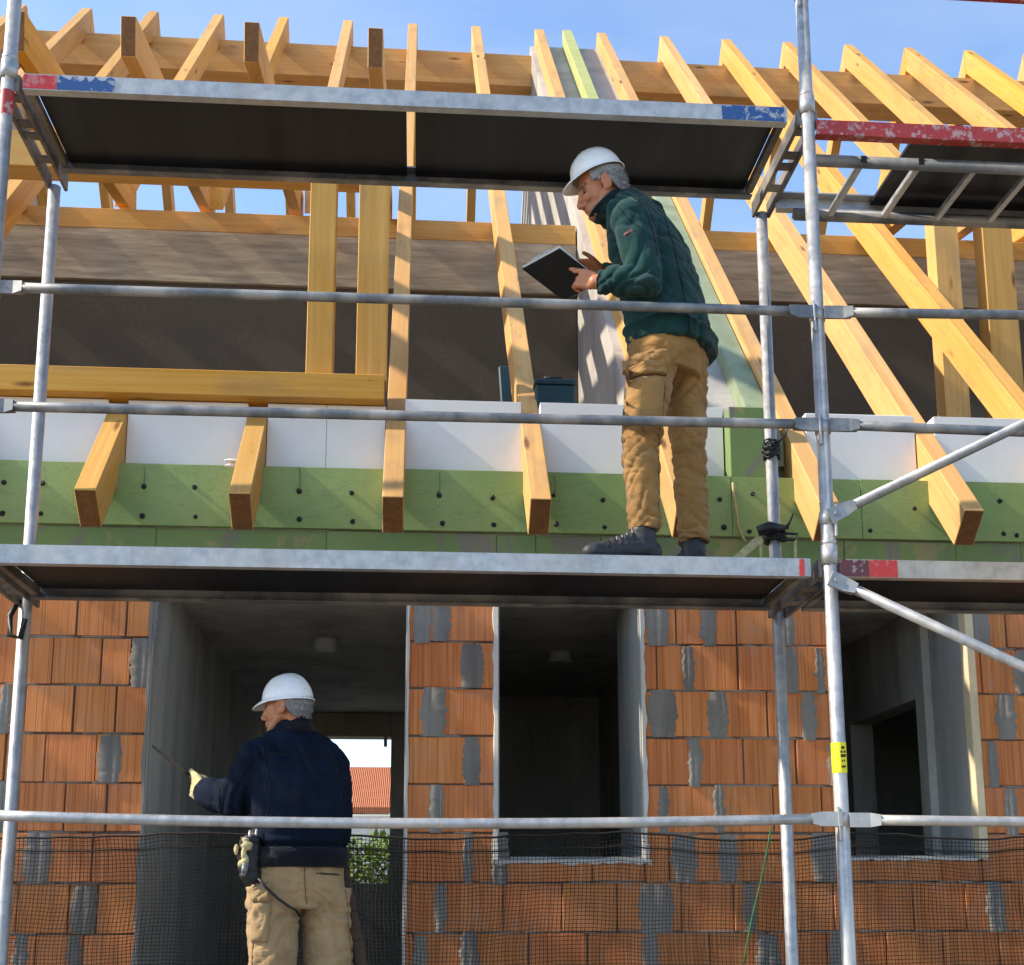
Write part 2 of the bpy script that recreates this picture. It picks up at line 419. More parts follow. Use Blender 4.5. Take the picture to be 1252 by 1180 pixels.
M['green_j'] = m_cloth('green_jacket', (.0095, .043, .040), .28, 900, .12, .95, .10, .28)
M['navy'] = m_cloth('navy_jacket', (.0060, .0105, .024), .3, 900, 0, .95, .06, .4)
M['collar'] = m_cloth('dark_fleece', (.006, .018, .02), .3, 500, .1); M['collar2'] = m_cloth('black_fleece', (.008, .009, .014), .3, 500, .1)
M['tan'] = m_cloth('tan_canvas', (.30, .165, .055), .22); M['khaki'] = m_cloth('khaki_canvas', (.345, .23, .115), .2)
M['skin'] = m_attr('skin', .5, .4, .06); M['hat'] = m_hat()
M['hair'] = m_simple('grey_hair', (.30, .29, .28), .6, 0, .4, 120, .5, .002, (1, 1, 4))
M['glove'] = m_cloth('pale_work_glove', (.55, .47, .24), .2)
M['paper'] = m_simple('paper', (.8, .8, .78), .8, bump=0, var=.03)
M['eyewhite'] = m_simple('eye', (.16, .12, .10), .4, bump=0)
M['yellow'] = m_simple('yellow_label', (.80, .70, .02), .5, bump=0, var=.06)
M['rope'] = m_simple('pale_webbing', (.5, .42, .22), .8, 0, .2, 60, .3)
M['gcord'] = m_simple('green_cord', (.02, .11, .035), .7)
M['leather'] = m_simple('brown_leather', (.06, .03, .014), .6, 0, .4, 40, .4)
M['ground'] = m_simple('bare_soil', (.26, .22, .17), .95, 0, .1, 1.2, .3, .02)
M['render'] = m_plaster('pale_render', (.62, .58, .5), .1); M['tile'] = m_tile(); M['seam'] = m_simple('dark_stitching', (.17, .095, .035), .9); M['seam_dark'] = m_simple('jacket_piping', (.004, .008, .010), .9)
M['leaf'] = m_simple('leaf', (.17, .24, .03), .6, 0, .3, 3, .5, 0)
M['bark'] = m_simple('bark', (.10, .07, .045), .9, 0, .2, 20, .4, .01)
M['glass'] = m_simple('window_glass', (.03, .035, .04), .1, 0, .6, 3, .1, 0)
M['lampw'] = m_simple('lamp_housing', (.45, .45, .42), .5, bump=0, var=.05)

# ------------------------------------------------------------------ ground
bm = bmesh.new(); bmesh.ops.create_grid(bm, x_segments=40, y_segments=40, size=1500)
for v in bm.verts: v.co.z = -.002
tag(obj('ground', bm, M['ground']), kind='structure')

# ------------------------------------------------------------------ HOUSE
YF = 5.60
house = empty('house', (0, YF, 0), 'unfinished red brick house with bare timber roof frame behind the scaffold', 'house')
CH = .211; CZ0 = 2.099-CH*10
def cz(k): return CZ0 + CH*k            # bed joint heights
def X5(px, py): return U(px, py, YF).x

# openings: (x0, x1, z0, z1)
DOOR = (-1.15, -.04, .75, 3.02); WMID = (.362, 1.002, 1.775, 3.02); WRIG = (1.885, 2.515, 1.782, 3.02)
OP = (DOOR, WMID, WRIG)
XL, XR = -3.6, 5.4
# backing wall, pier by pier, in one mesh
def wall_core():
    bm = bmesh.new()
    for x0, x1, y1 in ((XL, DOOR[0], 6.02), (DOOR[1], WMID[0], 6.02), (WMID[1], WRIG[0], 6.2), (WRIG[1], XR, 6.0)):
        box(bm, x0, x1, YF+.012, y1, 0, 3.028)
    for o in (WMID, WRIG): box(bm, o[0]+.001, o[1]-.001, YF+.012, 6.0, 0, o[2])
    box(bm, DOOR[0]+.001, DOOR[1]-.001, YF+.012, 6.0, 0, DOOR[2])
    return bm
wall = obj('brick_wall', wall_core(), M['bed'], house)

# visible vertical joints per course (photo x), measured
J = {13: [-60, -25, 20, 85, 147, 187, 540, 720, 830, 905, 960, 1215, 1240],
     12: [-70, -30, 15, 58, 118, 155, 580, 805, 845, 905, 968, 1205, 1250],
     11: [-60, -20, 28, 88, 140, 532, 808, 880, 939, 990, 1232],
     10: [-70, -28, 8, 56, 119, 136, 576, 850, 908, 972, 1212],
     9: [-60, -18, 28, 84, 135, 534, 812, 876, 942, 1001, 1228],
     8: [-70, -30, 15, 60, 121, 572, 605, 722, 815, 840, 886, 950, 1000, 1141, 1202],
     7: [-60, -20, 35, 96, 130, 540, 615, 685, 751, 828, 890, 950, 1010, 1104, 1167, 1232],
     6: [-70, -25, 10, 60, 116, 508, 578, 645, 715, 785, 860, 930, 999, 1070, 1137, 1204],
     5: [-60, -15, 40, 100, 545, 612, 680, 750, 820, 890, 960, 1035, 1100, 1170],
     4: [-60, -10, 50, 120, 520, 590, 660, 730, 800, 870, 940, 1010, 1080, 1150, 1220]}
bm = bmesh.new(); tone = []
for k in range(3, 14):
    js = sorted(X5(p, 900) for p in J.get(k, J[5]))
    z0, z1 = cz(k)+.0045, cz(k+1)-.0045
    x = js[0]
    while x > XL: x -= random.uniform(.24, .36); js.insert(0, x)
    x = js[-1]
    while x < XR: x += random.uniform(.24, .36); js.append(x)
    spans = [(XL, XR)]
    for o in OP:
        if z0 > o[2]-.03:
            ns = []
            for a, b in spans:
                if o[0] > a and o[1] < b: ns += [(a, o[0]), (o[1], b)]
                else: ns.append((a, b))
            spans = ns
    for a, b in spans:
        ed = [q for o in (WMID, WRIG) for q in o[:2] if z0 < o[2]-.03 < z1]
        c = sorted([a] + [j for j in js if a+.03 < j < b-.03 and all(abs(j-q) > .05 for q in ed)] + [q for q in ed if a < q < b] + [b])
        for x0, x1 in zip(c[:-1], c[1:]):
            n0 = len(bm.faces)
            g = random.choice((.002, .003, .0045)); dy = random.uniform(-.003, .003); dz = random.uniform(-.002, .002)
            zz0, zz1 = z0, z1
            for o in (WMID, WRIG):
                if z0 < o[2]-.03 < z1 and x1 > o[0] and x0 < o[1]: zz1 = o[2]-.010
            box(bm, x0+g, x1-g, YF+dy, YF+.07, zz0+dz, zz1+dz, .0025)
            t, h = random.random(), random.random()
            if x0 > .9: t *= .75  # bricks on the right toned down, their shade painted into the colour
            tone += [(t, h)]*(len(bm.faces)-n0)
bm.faces.ensure_lookup_table()
me = bpy.data.meshes.new('brickwork'); bm.to_mesh(me); bm.free()
ca = me.color_attributes.new('tone', 'FLOAT_COLOR', 'CORNER')
for p in me.polygons:
    for li in p.loop_indices: ca.data[li].color = (tone[p.index][0], tone[p.index][1], 0, 1)
bw = mobj('brickwork', me, M['brick'], wall)

# mortar smears over vertical joints: (course, photo x0, x1)
P = [(13, 178, 186), (12, 154, 180), (10, 119, 153), (8, 35, 75), (7, 98, 131), (6, 32, 54), (6, 96, 116), (9, 0, 22), (11, -4, 12),
     (13, 503, 527), (13, 527, 552), (12, 562, 593), (11, 513, 548), (10, 564, 588), (9, 524, 544), (8, 566, 579), (8, 600, 622), (7, 532, 549), (6, 506, 527), (6, 563, 586),
     (13, 791, 822), (13, 860, 881), (13, 958, 977), (12, 836, 852), (12, 957, 981), (11, 792, 829), (11, 865, 892), (11, 980, 1000), (10, 841, 857), (9, 803, 816), (9, 869, 883),
     (8, 816, 850), (8, 872, 898), (8, 984, 1018), (7, 775, 820), (7, 900, 918), (6, 780, 800), (6, 915, 945), (13, 1195, 1220), (12, 1244, 1265), (11, 1219, 1246), (10, 1206, 1219), (9, 1221, 1238),
     (6, 1000, 1030), (7, 1190, 1215), (10, 1010, 1030), (12, 1000, 1012)]
bm = bmesh.new()
for k, a, b in P:
    xa, xb = X5(a, 900), X5(b, 900); z0, z1 = cz(k)-random.uniform(-.004, .012), cz(k+1)+random.uniform(-.012, .004)
    n = 22; rows = []; sd = random.random()*50; wd = xb-xa; mid = (xa+xb)/2; vj = mid+random.uniform(-.15, .2)*wd
    for i in range(n+1):
        z = z0+(z1-z0)*i/n; t = i/n
        sh = .80 + .22*math.sin(PI*min(1, max(0, t)))  # slightly bulged outline
        l = mid - wd/2*sh + .011*noise.noise((sd, i*.33, 0)) + .011*noise.noise((sd+7, i*1.13, 0))
        r_ = mid + wd/2*sh + .011*noise.noise((sd+9, i*.33, 3)) + .011*noise.noise((sd+3, i*1.13, 1))
        th = .006
        row = [bm.verts.new((l, YF+.004, z)), bm.verts.new((l+wd*.10, YF-th*.75, z)), bm.verts.new((vj-.007, YF-th-.003*noise.noise((sd, i*.9, 5)), z)), bm.verts.new((vj-.001, YF-th*.45, z)),
               bm.verts.new((vj+.006, YF-th-.003*noise.noise((sd, i*.8, 8)), z)), bm.verts.new((r_-wd*.10, YF-th*.75, z)), bm.verts.new((r_, YF+.004, z))]
        if row[1].co.x > row[2].co.x: row[1].co.x = row[2].co.x-.001
        if row[5].co.x < row[4].co.x: row[5].co.x = row[4].co.x+.001
        rows.append(row)
    for i in range(n):
        for j in range(6): bm.faces.new((rows[i][j], rows[i][j+1], rows[i+1][j+1], rows[i+1][j]))
# squeezed mortar along the bed joints
for k in range(4, 14):
    x = XL
    while x < XR:
        ln = random.uniform(.06, .3)
        ok = not any(o[0]-.02 < x+ln and x < o[1]+.02 and cz(k) > o[2]-.01 for o in OP)
        if ok and random.random() < .8:
            n = 8; rows = []; sd = random.random()*90
            for i in range(n+1):
                xx = x+ln*i/n; hh = .006+.011*abs(noise.noise((sd, i*.9, 0))) ; e = 0 if i in (0, n) else 1
                rows.append([bm.verts.new((xx, YF+.008, cz(k)-hh*e)), bm.verts.new((xx, YF-.002*e-.004*e*abs(noise.noise((sd, i*.7, 4))), cz(k)+.001)), bm.verts.new((xx, YF+.008, cz(k)+hh*.8*e))])
            for i in range(n):
                for j in range(2): bm.faces.new((rows[i][j], rows[i+1][j], rows[i+1][j+1], rows[i][j+1]))
        x += ln
bmesh.ops.recalc_face_normals(bm, faces=bm.faces)
obj('mortar', bm, M['mortar'], wall, smooth=True)

# plaster edges around the openings: ragged strips
def ragged(bm, p0, p1, wdir, w0, dep=.012, n=26, amp=.5):
    p0, p1, wdir = V(p0), V(p1), V(wdir); sd = random.random()*80; rows = []
    for i in range(n+1):
        p = p0.lerp(p1, i/n); ww = w0*(1+amp*noise.noise((sd, i*.7, 0))+amp*.5*noise.noise((sd, i*2.3, 4)))
        rows.append([bm.verts.new(p+V((0, .02, 0))), bm.verts.new(p+V((0, -dep, 0))), bm.verts.new(p+wdir*ww*.8+V((0, -dep*.8, 0))), bm.verts.new(p+wdir*ww+V((0, .006, 0)))])
    for i in range(n):
        for j in range(3): bm.faces.new((rows[i][j], rows[i][j+1], rows[i+1][j+1], rows[i+1][j]))
bm = bmesh.new()
ragged(bm, (WMID[0], YF, WMID[2]), (WMID[0], YF, 3.0), (-1, 0, 0), .022)
ragged(bm, (WMID[1], YF, WMID[2]), (WMID[1], YF, 3.0), (1, 0, 0), .022)
ragged(bm, (WMID[0]-.02, YF, WMID[2]), (WMID[1]+.03, YF, WMID[2]), (0, 0, -1), .022, amp=.9)
def pe(bm):
    bmesh.ops.recalc_face_normals(bm, faces=bm.faces); obj('plaster_edge', bm, M['trim'], wall)
pe(bm); bm = bmesh.new(); ragged(bm, (DOOR[1], YF, .8), (DOOR[1], YF, 3.0), (1, 0, 0), .012); pe(bm); bm = bmesh.new()
ragged(bm, (WRIG[0], YF, WRIG[2]), (WRIG[1]+.02, YF, WRIG[2]), (0, 0, -1), .012, amp=.9)
bmesh.ops.recalc_face_normals(bm, faces=bm.faces); obj('plaster_edge', bm, M['trim'], wall)
bm = bmesh.new(); ragged(bm, (DOOR[0], YF, .8), (DOOR[0], YF, 3.0), (-1, 0, 0), .016, .008, 30, .8)
bmesh.ops.recalc_face_normals(bm, faces=bm.faces); obj('plaster_edge', bm, M['mortar'], wall)
# jamb linings
bm = bmesh.new(); box(bm, WMID[1]-.006, WMID[1]+.004, YF+.002, 6.21, WMID[2], 3.02); box(bm, WMID[0]-.004, WMID[0]+.006, YF+.002, 6.03, WMID[2], 3.02)
box(bm, WMID[0]+.007, WMID[1]-.007, YF+.014, 6.02, WMID[2], WMID[2]+.012)
obj('window_reveal', bm, M['reveal'], wall)
bm = bmesh.new(); box(bm, WRIG[1]-.006, WRIG[1]+.004, YF+.06, 6.02, WRIG[2], 3.02); box(bm, WRIG[0]-.004, WRIG[0]+.006, YF+.002, 6.01, WRIG[2], 3.02)
box(bm, WRIG[0]+.007, WRIG[1]-.007, YF+.014, 6.01, WRIG[2], WRIG[2]+.01)
obj('window_reveal', bm, M['reveal'], wall)
bm = bmesh.new(); box(bm, WRIG[1]-.009, WRIG[1]+.03, YF-.012, YF+.059, WRIG[2]-.002, 3.02, .003)
obj('foam_edge_strip', bm, M['tan_trim'], wall, label='tan foam strip down the right window edge')
bm = bmesh.new(); box(bm, DOOR[0]-.004, DOOR[0]+.006, YF-.002, 6.03, .76, 3.02); box(bm, DOOR[1]-.006, DOOR[1]+.004, YF-.003, 6.03, .76, 3.02)
obj('door_reveal', bm, M['plaster'], wall)

# rooms behind the openings
bm = bmesh.new()
box(bm, DOOR[0]-.2, DOOR[0], 6.031, 9.9, .76, 3.028)                         # left room, left wall
box(bm, -.04, .1, 6.021, 9.9, .76, 3.028)                                  # wall between left room and middle room
box(bm, 1.3, 1.45, 6.21, 9.9, .76, 3.028)                                  # wall between middle and right room
box(bm, .1, 1.3, 9.0, 9.2, .76, 3.028)                                    # back of the middle room
box(bm, 1.45, 2.46, 9.0, 9.2, .76, 3.028)                                 # back of the right room
obj('inner_wall', bm, M['plaster'], house)
bm = bmesh.new()                                                           # wall with doorway on the right of the right room
box(bm, 2.47, 2.60, 6.021, 6.13, .76, 3.028); box(bm, 2.47, 2.60, 7.10, 9.2, .76, 3.028); box(bm, 2.47, 2.60, 6.131, 7.099, 2.58, 3.028)
obj('inner_wall', bm, M['plaster'], house)
bm = bmesh.new(); box(bm, 2.601, 5.2, 7.8, 7.95, .76, 3.028); box(bm, 3.9, 4.0, 6.021, 7.799, .76, 3.028)
obj('inner_wall', bm, M['reveal'], house)
bm = bmesh.new()                                                           # end wall of the left room with its opening
box(bm, -1.15, -.99, 9.901, 10.1, .76, 3.028); box(bm, -.185, .1, 9.901, 10.1, .76, 3.028); box(bm, -.989, -.186, 9.901, 10.1, .76, 1.73)
obj('inner_wall', bm, M['plaster'], house)
bm = bmesh.new(); box(bm, -.989, -.186, 9.895, 10.09, 2.845, 3.027, .004); obj('lintel', bm, M['lintel'], house)
bm = bmesh.new(); box(bm, -.24, -.215, 9.86, 9.894, 2.765, 2.844, .003); obj('door_rail_end', bm, M['steel_dark'], house)
bm = bmesh.new(); box(bm, XL, XR, 5.622, 10.2, 3.03, 3.232); obj('floor_slab', bm, M['plaster'], house)
bm = bmesh.new(); box(bm, XL, XR, 6.0, 17.2, .5, .75); obj('ground_floor', bm, M['plaster'], house)
for (px, py) in ((398, 788), (685, 803)):
    d = FW + RT*((px-PX)/F) - UP*((py-PY)/F); p = C0 + d*((3.0-1.6)/d.z)
    bm = bmesh.new(); tube(bm, [p+V((0, 0, .028)), p+V((0, 0, .012)), p+V((0, 0, -.03)), p+V((0, 0, -.035))], [.075, .068, .068, .05], 24); obj('ceiling_lamp', bm, M['lampw'], house)
# rear wall far behind with a tall opening
bm = bmesh.new()
for a in ((XL, -3.0, .75, 3.9), (.9, XR, .75, 3.9), (XL, XR, 4.6, 4.9)): box(bm, a[0], a[1], 17.2, 17.5, a[2], a[3])
box(bm, XL, -3.0, 17.2, 17.5, 3.9, 4.6); box(bm, .9, XR, 17.2, 17.5, 3.9, 4.6)
obj('rear_wall', bm, M['plaster'], house)

# --- insulation on the front
def gx(px, Y=YF): return U(px, 620, Y).x
bm = bmesh.new(); box(bm, XL, XR, YF+.016, 5.7, 3.03, 3.24); obj('slab_edge', bm, M['plaster'], house)
lower = [XL, gx(-60), gx(192), gx(400), gx(607), gx(655), gx(735), gx(860), gx(945), gx(1030), gx(1165), gx(1245), XR]
for i, (a, b) in enumerate(zip(lower[:-1], lower[1:])):
    bm = bmesh.new(); box(bm, a+.001, b-.001, YF+.004+.003*(i % 3), YF+.016, 2.99, 3.231, .002)
    obj('insulation_board', bm, M['green_dirty'], house)
upper = [XL, gx(-150), gx(48), gx(470), gx(894), gx(1052), gx(1300), XR]
boards = []
for i, (a, b) in enumerate(zip(upper[:-1], upper[1:])):
    bm = bmesh.new(); box(bm, a+.0012, b-(.011 if i == 1 else .0012), YF-.012-.001*(i % 2), YF+.05, 3.238, 3.523+.002*(i % 2), .0012)
    boards.append((a, b, obj('insulation_board', bm, M['green'], house, label='green insulation board dotted with black fixings' if i == 2 else None)))
# knee wall in white foam, top 3.9
yk = 5.69
def rx(k): return -.065 + .632*k - .045
for k in range(-6, 9):
    a, b = rx(k)+.0455, rx(k+1)-.0455
    if k == 1: b = rx(2)-.049
    if k == 2: a, b = rx(2)+.049, gx(893)
    if k == 3: continue
    if k == 4: a = rx(4)+.049
    o = .0 if k % 2 else .001; tp = (3.861-o if k < 0 else 3.902-o) if k < 3 else 3.885-o
    for c0, c1 in ([(a, b)] if k != -1 else [(a, a+.27), (a+.272, b)]):
        bm = bmesh.new(); box(bm, c0, c1, yk+o, 5.80, 3.525, tp, .001); obj('foam_board', bm, M['white'], house)
bm = bmesh.new(); box(bm, rx(3)+.05, rx(4)-.049, yk+.001, 5.80, 3.525, 3.885, .003); obj('foam_board', bm, M['white'], house)
bm = bmesh.new(); box(bm, XL, gx(893), 5.801, 6.0, 3.232, 3.88); box(bm, gx(990), XR, 5.801, 6.0, 3.232, 3.865); obj('knee_wall', bm, M['concrete'], house)
# fixings
plug = None
for px, py in ((5,590),(52,591),(176,595),(238,596),(308,600),(366,601),(430,603),(537,606),(602,609),(677,606),(737,612),(3,628),(50,628),(174,631),(239,632),(306,634),(366,635),(431,638),
               (541,640),(604,642),(680,641),(739,645),(880,611),(885,645),(1118,622),(1064,649),(1222,613),(1227,653),(920,604),(949,610),(916,650),(962,645),(1243,655),(993,640)):
    p = U(px, py, YF-.012)
    if plug is None:
        bm = bmesh.new(); tube(bm, [V((0, .004, 0)), V((0, -.004, 0)), V((0, -.006, 0))], [.0115, .0115, .007], 14); tube(bm, [V((0, -.004, .002)), V((.005, -.012, -.01))], .004, 6)
        plug = obj('wall_plug', bm, M['black'], None, Matrix.Translation(p)); bp = None
        pm = plug
    else:
        pm = pm.copy(); COL.objects.link(pm); pm.parent = None; pm.matrix_parent_inverse.identity(); pm.matrix_basis = Matrix.Translation(p) @ Matrix.Rotation(random.uniform(0, 6), 4, 'Y') @ Matrix.Diagonal((random.uniform(.8, 1.15),)*3 + (1,))
    for a, b, o in boards:
        if a <= p.x < b: adopt(pm, o)
# loose wires above some plugs
for px, y0, y1 in ((176, 570, 592), (366, 572, 600), (537, 578, 605), (678, 582, 605)):
    bm = bmesh.new(); tube(bm, [U(px, y0, YF-.018), U(px+1, (y0+y1)/2, YF-.024), U(px, y1, YF-.018)], .0018, 5); obj('wire', bm, M['dirty_steel'], house)

# --- party wall
T48 = math.tan(R(48)); YE, ZE = 5.22, 3.273; YR = 11.43
def zr(Y): return ZE + (Y-YE)*T48
ZR = zr(YR)
def party(x0, x1, y0=5.78):
    bm = bmesh.new(); o = -.19
    prism(bm, [(y0, 3.233), (y0, zr(y0)+o), (YR, ZR+o), (17.15, zr(5.71)+o), (17.15, 3.233)], x0, x1)
    return obj('party_wall', bm, M['concrete'], house)
party(1.06, 1.735); party(-4.6, -3.95)
def strip(x0, x1, ya, yb, o0, o1, mat, name='foam_strip'):
    bm = bmesh.new(); prism(bm, [(ya, zr(ya)+o0), (yb, zr(yb)+o0), (yb, zr(yb)+o1), (ya, zr(ya)+o1)], x0, x1); obj(name, bm, mat, house)
strip(1.385, 1.475, 7.0, 11.42, -.188, .015, M['pale_green']); strip(1.615, 1.728, 5.70, 9.0, -.188, -.05, M['grey_green'])
strip(-4.35, -4.2, 6.0, 11.42, -.188, .03, M['pale_green'])
bm = bmesh.new(); box(bm, gx(895), gx(944), YF-.002, 5.775, 3.527, 3.87, .003); obj('insulation_board', bm, M['green_dirty'], house, label='upright green board at the end of the party wall')
bm = bmesh.new(); box(bm, gx(944)+.002, gx(950), YF+.01, 5.775, 3.527, 3.89, .003); obj('insulation_board', bm, M['green'], house)

# --- attic rear wall, concrete band, plate
bm = bmesh.new(); box(bm, -5.5, 1.055, 8.05, 8.3, 3.233, 5.62); box(bm, 1.74, 6.4, 8.05, 8.3, 3.233, 5.62); obj('attic_wall', bm, M['dark_wall'], house)
bm = bmesh.new(); box(bm, -5.5, 1.054, 8.02, 8.3, 5.621, 5.985, .004); box(bm, 1.741, 6.4, 8.02, 8.3, 5.621, 5.985, .004); obj('concrete_band', bm, M['band'], house)

# --- timber
def beam_bm(L, w_, h_, bev=.003):
    bm = bmesh.new(); box(bm, 0, L, -w_/2, w_/2, -h_, 0, bev); return bm
def beam(name, p0, p1, w_, h_, mat='wood', up=V((0, 0, 1)), label=None):
    """p0-p1 is the middle of the top edge"""
    p0, p1 = V(p0), V(p1); x = (p1-p0).normalized(); y = up.cross(x).normalized(); z = x.cross(y)
    mw = Matrix((x, y, z)).transposed().to_4x4(); mw.translation = p0
    return obj(name, beam_bm((p1-p0).length, w_, h_), M[mat], house, mw, label=label)
RW, RD = .09, .18
c48, s48 = math.cos(R(48)), math.sin(R(48))
def rafter_mesh(y0, y1, plumb0):
    L0, L1 = (y0-YE)/c48, (y1-YE)/c48
    bm = bmesh.new()
    a = [(L0, 0), (L1, 0), (L1-RD*T48, -RD), (L0-RD*T48 if plumb0 else L0, -RD)]
    f = [bm.verts.new((x, -RW/2, z)) for x, z in a]; b = [bm.verts.new((x, RW/2, z)) for x, z in a]
    bm.faces.new(f); bm.faces.new(b[::-1])
    for i in range(4): bm.faces.new((f[i], b[i], b[(i+1) % 4], f[(i+1) % 4]))
    bmesh.ops.recalc_face_normals(bm, faces=bm.faces)
    bmesh.ops.bevel(bm, geom=list(bm.edges), offset=.003, segments=1, affect='EDGES')
    return bm
def rmw(xc, back=False, dz=0):
    x = V((0, c48, s48)); y = V((-1, 0, 0)); z = V((0, -s48, c48)); p = V((xc, YE, ZE+dz))
    if back: x = V((0, -c48, s48)); y = V((1, 0, 0)); z = V((0, s48, c48)); p = V((xc, 2*YR+.012-YE, ZE+dz))
    m = Matrix((x, y, z)).transposed().to_4x4(); m.translation = p; return m
proto = {}
def rafter(kind, xc, dz=0, back=False):
    if kind not in proto:
        y = {'full': (YE, YR, False), 'tail': (YE, 5.845, False), 'top': (8.07, YR, True), 'back': (6.35, YR, True)}[kind]
        proto[kind] = obj('rafter', rafter_mesh(*y), M['wood'], house, rmw(xc, back, dz)); return proto[kind]
    return dup(proto[kind], rmw(xc, back, dz), house)
for k in range(-8, 13):
    xc = -.065 + .632*k - .045 + random.uniform(-.006, .006); dz = random.uniform(-.006, .006)
    if k in (-1, -2, -3): rafter('tail', xc, dz); rafter('top', xc, dz)
    elif k >= 6 and k <= 10: rafter('top', xc, dz)
    else: rafter('full', xc, dz)
    rafter('back', xc+.002, dz, True)
beam('ridge_beam', (-6, YR-.02, 9.80), (8.6, YR-.02, 9.72), .28, .34, 'wood_gold')
beam('purlin', (-6, 8.13, 6.128), (1.05, 8.13, 6.128), .22, .142, 'wood_gold'); beam('purlin', (1.742, 8.13, 6.128), (8.6, 8.13, 6.128), .22, .142, 'wood_gold')
# dormers: trimmer, posts, header, low-pitch rafters
yt = 5.615
def ux(px, py, Y): return U(px, py, Y).x
beam('trimmer_beam', (-2.55, yt+.075, 3.987), (ux(470, 470, yt), yt+.075, 3.987), .15, .121, 'wood_gold')
for pa, pb in ((372, 405), (434, 472)):
    xa, xb = ux(pa, 450, yt+.02), ux(pb, 450, yt+.02)
    beam('post', ((xa+xb)/2, yt+.08, 3.989), ((xa+xb)/2, yt+.08, 5.25), xb-xa, .12, 'wood', V((0, -1, 0)))
beam('dormer_header', (-2.3, 6.08, 5.40), (-.165, 6.08, 5.40), .14, .19, 'wood')
tl = math.tan(R(11.8))
for i, x in enumerate((-1.99, -1.455, -.853, -.24)):
    beam('dormer_rafter', (x, 5.78, 5.90), (x, 8.25, 5.90+2.47*tl), .075, .2, 'wood')
for x, w_ in ((3.18, .15), (3.502, .185), (4.9, .15)):
    beam('post', (x, 6.98, 3.95), (x, 6.98, 5.86), w_, .13, 'wood', V((0, -1, 0)))
beam('dormer_header', (3.11, 7.12, 5.95), (6.2, 7.12, 5.95), .12, .16, 'wood')
for x in (3.265, 3.77, 4.25, 4.85, 5.45):
    beam('dormer_rafter', (x, 6.72, 6.10), (x, 8.25, 6.10+1.53*tl), .085, .2, 'wood')
# torn white foam scrap caught on a rafter tail
bm = bmesh.new(); p = U(290, 567, 5.47)
for i in range(7): ball(bm, p+V((random.uniform(-.03, .04), random.uniform(-.02, .02), random.uniform(-.008, .012))), (random.uniform(.014, .034), .014, random.uniform(.005, .012)), None, 8, 6)
tag(obj('foam_scrap', bm, M['white']), 'torn white foam scrap lying on a rafter tail', 'scrap')

# tools left on the knee wall
t = empty('tool_case', (.66, 5.9, 3.885), 'dark teal tool case lying on the white knee wall', 'case')
bm = bmesh.new(); box(bm, .56, .755, 5.84, 5.99, 3.887, 4.06, .01); obj('case_body', bm, M['teal'], t)
bm = bmesh.new(); box(bm, .555, .76, 5.835, 5.995, 4.061, 4.085, .006); obj('lid', bm, M['teal'], t)
bm = bmesh.new(); tube(bm, [(.61, 5.9, 4.084), (.61, 5.9, 4.115), (.70, 5.9, 4.115), (.70, 5.9, 4.084)], .008, 8); obj('handle', bm, M['black'], t)
bm = bmesh.new(); bar(bm, (.425, 5.9, 3.89), (.41, 5.93, 4.17), .05, .06, V((0, 1, 0)), .006)
tag(obj('level', bm, M['teal']), 'dark teal level leaning upright behind the white foam wall', 'level')

# ------------------------------------------------------------------ SCAFFOLD
YO, YI = 4.5, 5.19
XLs, XRs, XFs = -1.562, 1.518, 4.6
sc = empty('scaffold', (0, 4.85, 0), 'galvanised steel tube scaffold with plank decks in front of the house', 'scaffold')
TS = .0255
def std(x, y, lean=0, z1=5.9):
    bm = bmesh.new(); box(bm, x-.075, x+.075, y-.075, y+.075, 0, .01); tube(bm, [(x, y, .01), (x, y, .3), (x, y, z1)], TS, 18)
    tube(bm, [(x, y, .15), (x, y, .20)], TS+.012, 12)
    for z in (2.86, 4.70):                                                 # spigot sleeves
        if z > z1: continue
        tube(bm, [(x, y, z-.045), (x, y, z+.03)], TS+.0055, 18); tube(bm, [(x, y, z+.03), (x, y, z+.05)], TS+.003, 18)
    return obj('standard', bm, M['steel'], sc)
sL = std(XLs, YO); sR = std(XRs, YO)
sLi = std(XLs-.012, YI, z1=4.62); sRi = std(XRs-.0, YI, z1=4.62); std(XFs, YO); std(XFs, YI, z1=4.66)
def ring_part(o, name, x, y, z0, z1, mat, extra=.0008, label=None):
    bm = bmesh.new(); tube(bm, [(x, y, z0), (x, y, z1)], TS+extra, 18, False); return obj(name, bm, M[mat], o, label=label)
ring_part(sL, 'paint_band', XLs, YO, 4.50, 4.60, 'red', label='red paint band')
zst = U(1026, 927, YO).z
st = ring_part(sR, 'sticker', XRs, YO, zst-.055, zst+.055, 'yellow', .0015, 'yellow sticker with small dark characters')
bm = bmesh.new()                                                           # small dark characters, read sideways
for i, (dz, hw, hh) in enumerate(((.035, .006, .005), (.020, .007, .0045), (.006, .0095, .0055), (-.012, .004, .004), (-.033, .0075, .004))):
    for a in (-1, 1):
        ang = .25+.09*a*(i % 2); x = XRs+math.sin(ang)*(TS+.0022); y = YO-math.cos(ang)*(TS+.0022)
        box(bm, x-hw*.5+a*hw*.5, x+hw*.5+a*hw*.5, y-.0006, y+.001, zst+dz-hh+(.001 if a > 0 else 0), zst+dz+hh)
obj('lettering', bm, M['black'], st)

